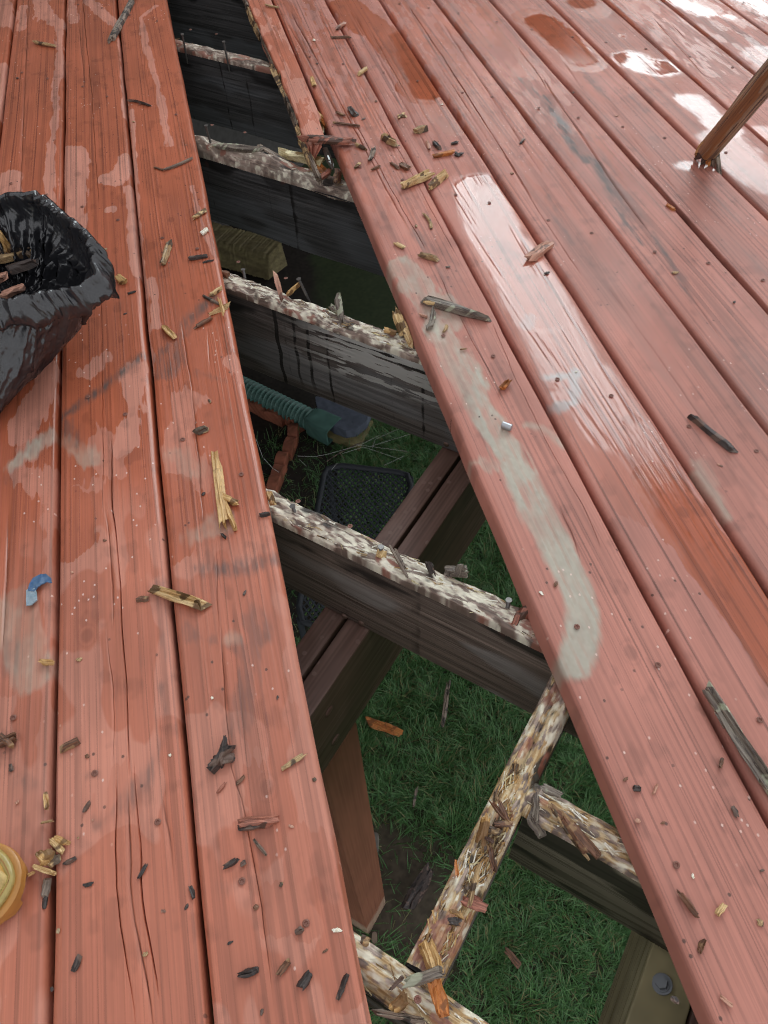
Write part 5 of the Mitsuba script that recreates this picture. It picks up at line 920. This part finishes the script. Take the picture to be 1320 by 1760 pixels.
# on the rotten blocking
J('wood_splinter', (0.0424, 0.1162, -0.03), (0.0446, 0.0919, -0.026), .013, .008, 'golden_wood', 'broad golden splinter at the foot of the rotten blocking', extra=[((0.0377, 0.1161, -0.032), (0.0410, 0.0933, -0.03), .009, .008), ((0.0465, 0.1060, -0.03), (0.0463, 0.0898, -0.028), .005, .007)])
J('wood_splinter', (0.0382, 0.0857, -0.026), (0.0408, 0.0597, -0.03), .014, .008, 'orange_wood', 'orange frayed splinter where the rotten blocking meets the corner joist', extra=[((0.0416, 0.0818, -0.025), (0.0376, 0.0586, -0.03), .008, .009)])
J('wood_splinter', (0.0124, 0.0889, -0.022), (0.0495, 0.0897, -0.018), .009, .009, 'bark_wood', 'grey twig-like shred lying across the foot of the rotten blocking', extra=[((0.0169, 0.0909, -0.02), (0.0464, 0.0868, -0.02), .006, .008)])
J('wood_splinter', (-0.0038, 0.0732, -0.034), (0.0104, 0.0797, -0.03), .010, .008, 'golden_wood', 'golden block-like splinter on the near edge of the corner joist')
J('wood_splinter', (-0.0020, 0.0882, -0.026), (0.0096, 0.0935, -0.022), .003, .003, 'dark_wood', 'thin black thorn-like sliver on the corner joist')
J('wood_chip', (-0.0193, 0.1361, -0.03), (-0.0131, 0.1324, -0.03), .007, .006, 'tan_wood', 'tan chip at the end of the corner joist beside the post', C1)
J('wood_splinter', (-0.0193, 0.0742, -0.034), (0.0182, 0.0591, -0.034), .006, .006, 'grey_wood', 'grey splinter along the near edge of the corner joist')
J('painted_chip', (0.0887, 0.1433, -0.026), (0.1045, 0.1315, -0.022), .009, .008, 'red_wood', 'dark red chip lying across the rotten blocking', C1, extra=[((0.0966, 0.1451, -0.026), (0.1046, 0.1367, -0.024), .005, .006)])
J('wood_splinter', (0.0919, 0.1390, -0.022), (0.1114, 0.1690, -0.02), .0055, .005, 'tan_wood', 'long tan splinter lying along the rotten blocking')
J('wood_splinter', (0.1288, 0.1855, -0.028), (0.1261, 0.1631, -0.028), .006, .006, 'brown_wood', 'reddish shred along the edge of the rotten blocking')
J('wood_splinter', (0.0719, 0.1377, -0.028), (0.0816, 0.1285, -0.026), .004, .004, 'golden_wood', 'golden curved shred across the rotten blocking above the black flake', bend=.1)
J('wood_chip', (0.0672, 0.1287, -0.024), (0.0767, 0.1248, -0.022), .007, .004, 'dark_wood', 'smooth black flake lying on the rotten blocking', C1)
J('wood_splinter', (0.1190, 0.1940, -0.028), (0.1304, 0.2105, -0.022), .006, .005, 'golden_wood', 'golden splinter in the chewed middle of the rotten blocking', extra=[((0.1243, 0.1909, -0.028), (0.1351, 0.2135, -0.02), .005, .005)])
J('wood_splinter', (0.1452, 0.2264, -0.026), (0.1543, 0.2042, -0.026), .005, .006, 'brown_wood', 'dark brown shred bridging the chewed hollow in the rotten blocking', extra=[((0.1528, 0.2263, -0.024), (0.1554, 0.1996, -0.028), .005, .006), ((0.1413, 0.2039, -0.026), (0.1579, 0.2002, -0.024), .006, .006)])
J('wood_chip', (0.1319, 0.2027, -0.026), (0.1422, 0.1959, -0.024), .006, .006, 'tan_wood', 'tan block-like chip in the chewed hollow of the rotten blocking', C1)
J('wood_splinter', (0.1275, 0.1937, -0.024), (0.1327, 0.1871, -0.022), .004, .004, 'red_wood', 'small red sliver below the chewed hollow of the rotten blocking')
J('wood_splinter', (0.0904, 0.1814, -0.03), (0.0872, 0.1660, -0.024), .003, .003, 'orange_wood', 'thin orange shred at the edge of the rotten blocking')

# ---- the broken square stick standing on the deck
tag('wooden_stick', 'weathered square stick with a splintered end propped on the wet deck', 'stick'); USED.add('wooden_stick')
A0, B0 = np.array((0.9507, 1.2923, 0.035)), np.array((0.8829, 1.1023, 0.26)); d = (B0 - A0) / np.linalg.norm(B0 - A0); s_ = np.cross(d, [0, 0, 1]); s_ /= np.linalg.norm(s_); h_ = np.cross(s_, d)
g = np.random.default_rng(8); ts = np.linspace(0, 1.1, 70); V = []; UV = []
sec = [(-1, -.6), (-.6, -1), (.0, -.93), (.6, -1), (1, -.6), (.94, 0), (1, .6), (.6, 1), (.1, .86), (-.6, 1), (-1, .6), (-.90, 0)]
for i, t in enumerate(ts):
    for j, (p, q) in enumerate(sec):
        nz = meshkit.noise([[t * 9, j * 3.3, 1]])[0] * .22 + .86; pt = A0 + d * (t + (g.uniform(-.02, .012) if i == 0 else 0)) + 0.0185 * nz * (s_ * p + h_ * q); V.append(pt); UV.append((t, j / 12))
f = list(tri(grid_faces(70, 12, True))) + [[0, j, j + 1] for j in range(1, 11)] + [[69 * 12, 69 * 12 + j + 1, 69 * 12 + j] for j in range(1, 11)]
def stick_color(p, n, uv):
    q = mi.Point3f(p.x - float(A0[0]), p.y - float(A0[1]), p.z - float(A0[2])); al = q.x * float(d[0]) + q.y * float(d[1]) + q.z * float(d[2]); ac = q.x * float(s_[0]) + q.y * float(s_[1]); up = q.x * float(h_[0]) + q.y * float(h_[1]) + q.z * float(h_[2])
    g1 = noise(al * 9, ac * 500, up * 500); m1 = fbm(al * 12, ac * 130, up * 130, 3)
    c = mix(mi.Color3f(.30, .23, .145), mi.Color3f(.11, .08, .055), smoothstep(.4, .7, g1)) 
    c = mix(c, mix(mi.Color3f(.33, .165, .06), mi.Color3f(.15, .07, .03), g1), smoothstep(.46, .56, m1 + 4.5 * ac - 1.5 * al * 0.05))
    return mix(c, mi.Color3f(.03, .025, .02), .85 * smoothstep(.62, .7, fbm(al * 8, ac * 200, up * 200 + 9, 2)))
mat('stick_wood', proc(stick_color), .4)
m = trimesh.Trimesh(V, f, process=False); m.fix_normals(); add('wooden_stick__shaft', m, 'stick_wood', smooth=40)
for i, (a, b, w, c) in enumerate([((0.9428, 1.2956, 0.03), (0.9530, 1.3207, 0.004), .012, 'dark_wood'), ((0.9492, 1.2935, 0.03), (0.9565, 1.3020, 0.002), .010, 'dark_wood'), ((0.9599, 1.2995, 0.03), (0.9608, 1.2935, 0.002), .009, 'orange_wood'), ((0.9686, 1.3015, 0.03), (0.9716, 1.2924, 0.002), .009, 'grey_wood'), ((0.9784, 1.3080, 0.03), (0.9736, 1.2707, 0.002), .011, 'grey_wood'), ((0.9384, 1.3003, 0.04), (0.9469, 1.3211, 0.012), .010, 'golden_wood'), ((0.9631, 1.2985, 0.03), (0.9672, 1.2966, 0.003), .007, 'golden_wood')]):
    m, uv = splinter(np.array(a) + (np.array(a) - np.array(b)) * .5, b, w, w * .8, 700 + i, jag=1.3); add(numbered('splintered_tip', 'wooden_stick'), m, c, uv=uv)

# ---- the black trash bag and the scraps in it
def loop_resample(pts, n):
    p = np.array(pts, float); p = np.vstack([p, p[:1]])
    from scipy.interpolate import splprep, splev
    tck, _ = splprep(p.T, s=0, per=True, k=3); u = np.linspace(0, 1, 400); q = np.array(splev(u, tck)).T; L = np.r_[0, np.cumsum(np.linalg.norm(np.diff(q, axis=0), axis=1))]; t = np.linspace(0, L[-1], n, endpoint=False)
    return np.stack([np.interp(t, L, q[:, i]) for i in range(3)], 1)
NB = 420
rim = loop_resample([(-0.189, 1.022, 0.185), (-0.194, 1.050, 0.2), (-0.213, 1.086, 0.21), (-0.242, 1.136, 0.21), (-0.269, 1.172, 0.215), (-0.319, 1.184, 0.215), (-0.405, 1.221, 0.2), (-0.459, 1.161, 0.18), (-0.420, 1.039, 0.165), (-0.329, 0.991, 0.165), (-0.282, 0.995, 0.165), (-0.233, 0.993, 0.165), (-0.201, 0.997, 0.17)], NB)
base = loop_resample([(-0.318, 1.109, 0), (-0.337, 1.211, 0), (-0.374, 1.273, 0), (-0.418, 1.340, 0), (-0.462, 1.391, 0), (-0.516, 1.407, 0), (-0.597, 1.394, 0), (-0.626, 1.247, 0), (-0.580, 1.056, 0), (-0.496, 0.928, 0), (-0.412, 0.942, 0), (-0.364, 1.021, 0), (-0.334, 1.069, 0)], NB)
cen = rim.mean(0); rows = []; th = np.arange(NB) / NB * 2 * np.pi
out = rim - cen; out[:, 2] = 0; out /= np.linalg.norm(out, axis=1, keepdims=True)
def pleat(seed, z, f=1.0):       # sharp-edged folds running down the film, fading into one another
    c = np.c_[np.cos(th) * 7 * f, np.sin(th) * 7 * f, np.full(NB, z)]; a = 1 - np.abs(meshkit.noise(c, seed) - .5) * 2; b = 1 - np.abs(meshkit.noise(c * 2.3, seed + 1) - .5) * 2
    return (.7 * a ** 3 + .3 * b ** 3 - .42)[:, None]
def crease(P, seed): return (1 - np.abs(meshkit.noise(P * [34, 34, 50], seed) - .5) * 2)[:, None] ** 4 + .5 * (1 - np.abs(meshkit.noise(P * [80, 80, 70], seed + 3) - .5) * 2)[:, None] ** 4 - .3
ob = []; nr = 44
for i in range(nr):                                   # the bag's side, from the boards up to under the cuff
    s = i / (nr - 1); q = base * (1 - s) + (rim - out * .006 - [0, 0, .006]) * s; o = q - np.array([*q[:, :2].mean(0), 0]); o[:, 2] = 0; o /= np.linalg.norm(o, axis=1, keepdims=True)
    q = q + o * (.020 * math.sin(math.pi * min(s * 1.25, 1)) + .012 * pleat(2, s * 1.6) * min(1, 4 * (1 - s) + .15) + .0025 * crease(q, 6)); q[:, 2] = np.maximum(q[:, 2], .002); ob.append(q)
cuff = []
lip = .012 * pleat(12, 0, 1.6); edge = (.034 + .022 * (meshkit.noise(np.c_[np.cos(th) * 4, np.sin(th) * 4, th * 0], 8) - .5) * 2)[:, None]
for i in range(10):                                   # the turned-down cuff, open along its lower edge
    t = 1 - i / 9; q = rim + out * (.007 + .010 * math.sin(t * 2.4) + .012 * pleat(14, t * .8, 1.5) * t) + lip * out * (1 - t) - np.array([0, 0, 1.0]) * edge * t; cuff.append(q + out * .0015 * crease(q, 9))
for a_, z_ in ((.004, .006), (-.001, .008), (-.006, .005)): cuff.append(rim + out * a_ + lip * out + np.array([0, 0, z_]) + .002 * crease(rim, 11) * [0, 0, 1])
for i in range(1, 40):                                # inside, sinking to the scraps
    s = i / 39; q = rim + (cen - rim) * (.05 + .85 * s ** 1.4); q[:, 2] = rim[:, 2] - .115 * (1 - (1 - s) ** 2.2) - .004
    k_ = min(1, 4 * s); q = q - out * k_ * (.034 * pleat(21, s * 1.3, 1.2) + .006 * crease(q, 15)) + lip * out * (1 - k_); q[:, 2] += (.007 * crease(q, 17)[:, 0] + .014 * pleat(25, s * 2)[:, 0]) * min(1, 3 * s); cuff.append(q)
bag_parts = []
for rows in (ob, cuff):
    m = trimesh.Trimesh(np.vstack(rows), tri(grid_faces(len(rows), NB, True)), process=False); bag_parts.append(m)
m = cat(bag_parts)
mat('bag_plastic', (.016, .016, .019), proc(lambda p, n, uv: .14 + .16 * fb2(p.x * 40 + p.z * 0.61 * 40, p.y * 40 - p.z * 0.73 * 40, 0, 2)), proc(lambda p, n, uv: .0009 * (dr.abs(fb2(p.x * 70 + p.z * 0.61 * 70, p.y * 70 - p.z * 0.73 * 70, 0, 3) - .5) * 2) + .0005 * nz2(p.x * 260 + p.z * 190, p.y * 260 - p.z * 140), .001), 1.0, specular=.9)
add('trash_bag', m, 'bag_plastic', smooth=True); tag('trash_bag', 'open black plastic trash bag standing on the wet boards', 'trash bag')
J('bag_scrap', (-0.3834, 1.2175, 0.13), (-0.3086, 1.1992, 0.17), .028, .012, 'red_wood', 'red-sided wood scrap sticking up inside the trash bag', C1)
J('bag_scrap', (-0.3733, 1.2011, 0.13), (-0.3055, 1.1879, 0.15), .022, .012, 'bark_wood', 'weathered grey scrap inside the trash bag below the red one', C1, extra=[((-0.3634, 1.1849, 0.13), (-0.3015, 1.1734, 0.15), .014, .012)])
J('bag_scrap', (-0.3759, 1.1725, 0.13), (-0.3102, 1.1595, 0.14), .022, .012, 'tan_wood', 'tan torn scrap lying lowest inside the trash bag', C1, extra=[((-0.3720, 1.1810, 0.13), (-0.3119, 1.1651, 0.145), .016, .012)])
J('bag_scrap', (-0.3414, 1.1792, 0.15), (-0.3327, 1.1635, 0.15), .012, .040, 'golden_wood', 'small brown block among the scraps inside the trash bag', C1)
J('bag_scrap', (-0.3480, 1.0862, 0.12), (-0.3146, 1.0798, 0.13), .016, .010, 'pink_wood', 'pinkish scrap under the near rim of the trash bag', C1)
J('bag_scrap', (-0.3617, 1.1223, 0.125), (-0.3395, 1.1071, 0.135), .018, .010, 'pink_wood', 'pink chip just showing inside the trash bag at the frame edge', C1)

J('bag_scrap', (-0.3385, 1.2082, 0.15), (-0.2855, 1.1869, 0.165), .018, .012, 'brown_wood', 'dark brown scrap reaching farthest across the mouth of the trash bag', C1)
J('bag_scrap', (-0.3360, 1.1350, 0.13), (-0.2991, 1.1382, 0.135), .016, .010, 'dark_wood', 'black scrap deep inside the trash bag beside the tan one', C1)

# ---- the tan work boot standing at the seam
BT = np.array([*(-0.3282, 0.2605), 0]); hd = math.radians(-4); f_ = np.array([math.cos(hd), math.sin(hd), 0]); l_ = np.array([-math.sin(hd), math.cos(hd), 0])
def half_w(s): return float(np.interp(s, [0, .003, .008, .016, .028, .045, .07, .10, .15, .20, .25, .275, .29, .296], [.006, .016, .0245, .033, .040, .0455, .0495, .0505, .045, .039, .0375, .034, .022, .004]))
ss = np.r_[0, .003, .008, .016, .028, .045, .07, .10, .15, .20, .25, .275, .29, .296]
def outline(off): return [(s, half_w(s) + off) for s in ss]
def ring_pts(off, z, back=0.0):
    o = [(max(s, 0) - off if s < .1 else s + off, max(half_w(s) + off, .002)) for s in ss]; pts = [(s, w) for s, w in o] + [(s, -w) for s, w in o[::-1]]
    p = np.array([BT - f_ * s + l_ * w + np.array([0, 0, z]) for s, w in pts]); p = np.vstack([p, p[:1]])
    L = np.r_[0, np.cumsum(np.linalg.norm(np.diff(p, axis=0), axis=1))]; t = np.linspace(0, L[-1], 120, endpoint=False); return np.stack([np.interp(t, L, p[:, i]) for i in range(3)], 1)
def rings_mesh(rings, cap=True):
    V = np.vstack(rings); F = list(tri(grid_faces(len(rings), 120, True)))
    if cap:
        V = np.vstack([V, rings[0].mean(0), rings[-1].mean(0)]); n = len(V); e = (len(rings) - 1) * 120
        F += [[n - 2, (j + 1) % 120, j] for j in range(120)] + [[n - 1, e + j, e + (j + 1) % 120] for j in range(120)]
    m = trimesh.Trimesh(V, F, process=False); m.fix_normals(); return m
tag('work_boot', 'tan leather work boot with an amber rubber sole at the edge of the boards', 'boot'); USED.add('work_boot')
mat('amber_rubber', proc(lambda p, n, uv: mi.Color3f(.42, .19, .045) * (.8 + .35 * fb2(p.x * 60 + p.z * 0.61 * 60, p.y * 60 - p.z * 0.73 * 60, 0, 2))), .35)
mat('olive_welt', proc(lambda p, n, uv: mi.Color3f(.36, .275, .09) * (.8 + .4 * fb2(p.x * 90 + p.z * 0.61 * 90, p.y * 90 - p.z * 0.73 * 90, 0, 3))), .28)
def leather(p, n, uv):
    m1 = fb2(p.x * 55 + p.z * 0.61 * 55, p.y * 55 - p.z * 0.73 * 55, 0, 4); c = mix(mi.Color3f(.56, .44, .19), mi.Color3f(.50, .28, .07), smoothstep(.45, .6, m1)); return c * (.8 + .4 * fb2(p.x * 200 + p.z * 0.61 * 200, p.y * 200 - p.z * 0.73 * 200, 0, 2))
mat('boot_leather', proc(leather), .22, proc(lambda p, n, uv: .0005 * fb2(p.x * 160 + p.z * 0.61 * 160, p.y * 160 - p.z * 0.73 * 160, 0, 3)), 1.0)
lug = 1 - np.clip(np.sin(np.arange(120) / 120 * 2 * np.pi * 17), -.2, .2) / .2
def lugged(off, z, k): r = ring_pts(off, z); c = r.mean(0); o = r - c; o[:, 2] = 0; o /= np.linalg.norm(o, axis=1, keepdims=True); return r - o * (k * lug)[:, None]
add('work_boot__sole', rings_mesh([lugged(-.001, .0005, .004), lugged(.0, .010, .0035), lugged(.0, .0115, .0032), ring_pts(.0005, .0125), ring_pts(.0, .022), ring_pts(-.003, .0245)]), 'amber_rubber', smooth=40)
add('work_boot__welt', rings_mesh([ring_pts(-.0050, .0225), ring_pts(-.0038, .0275), ring_pts(-.0055, .0300), ring_pts(-.0090, .0308), ring_pts(-.0112, .029)]), 'olive_welt', smooth=60)
up = []
for z, off, sq in ((.026, -.0098, 0), (.034, -.0100, 0), (.042, -.0115, 0), (.049, -.0150, .01), (.055, -.020, .04), (.060, -.027, .10), (.066, -.031, .22), (.08, -.032, .36), (.10, -.030, .50), (.13, -.028, .60), (.17, -.026, .64), (.21, -.024, .66), (.25, -.023, .66)):
    r = ring_pts(off, z); loc = (r - BT) @ f_; back = -.296; r = r - f_[None] * 0 + (f_[None] * ((back - loc) * sq * ((loc - back) / -back))[:, None]); up.append(r)
add('work_boot__upper', rings_mesh(up), 'boot_leather', smooth=60)
add('work_boot__stitching', rings_mesh([ring_pts(-.0074, .0300), ring_pts(-.0074, .0310), ring_pts(-.0082, .0310), ring_pts(-.0082, .0300)], cap=False), 'golden_wood', uv=np.zeros((480, 2)))

tag('sky', 'pale overcast sky with a veiled sun', kind='structure')
for k_, d_ in labels.items(): d_.setdefault('label', '')
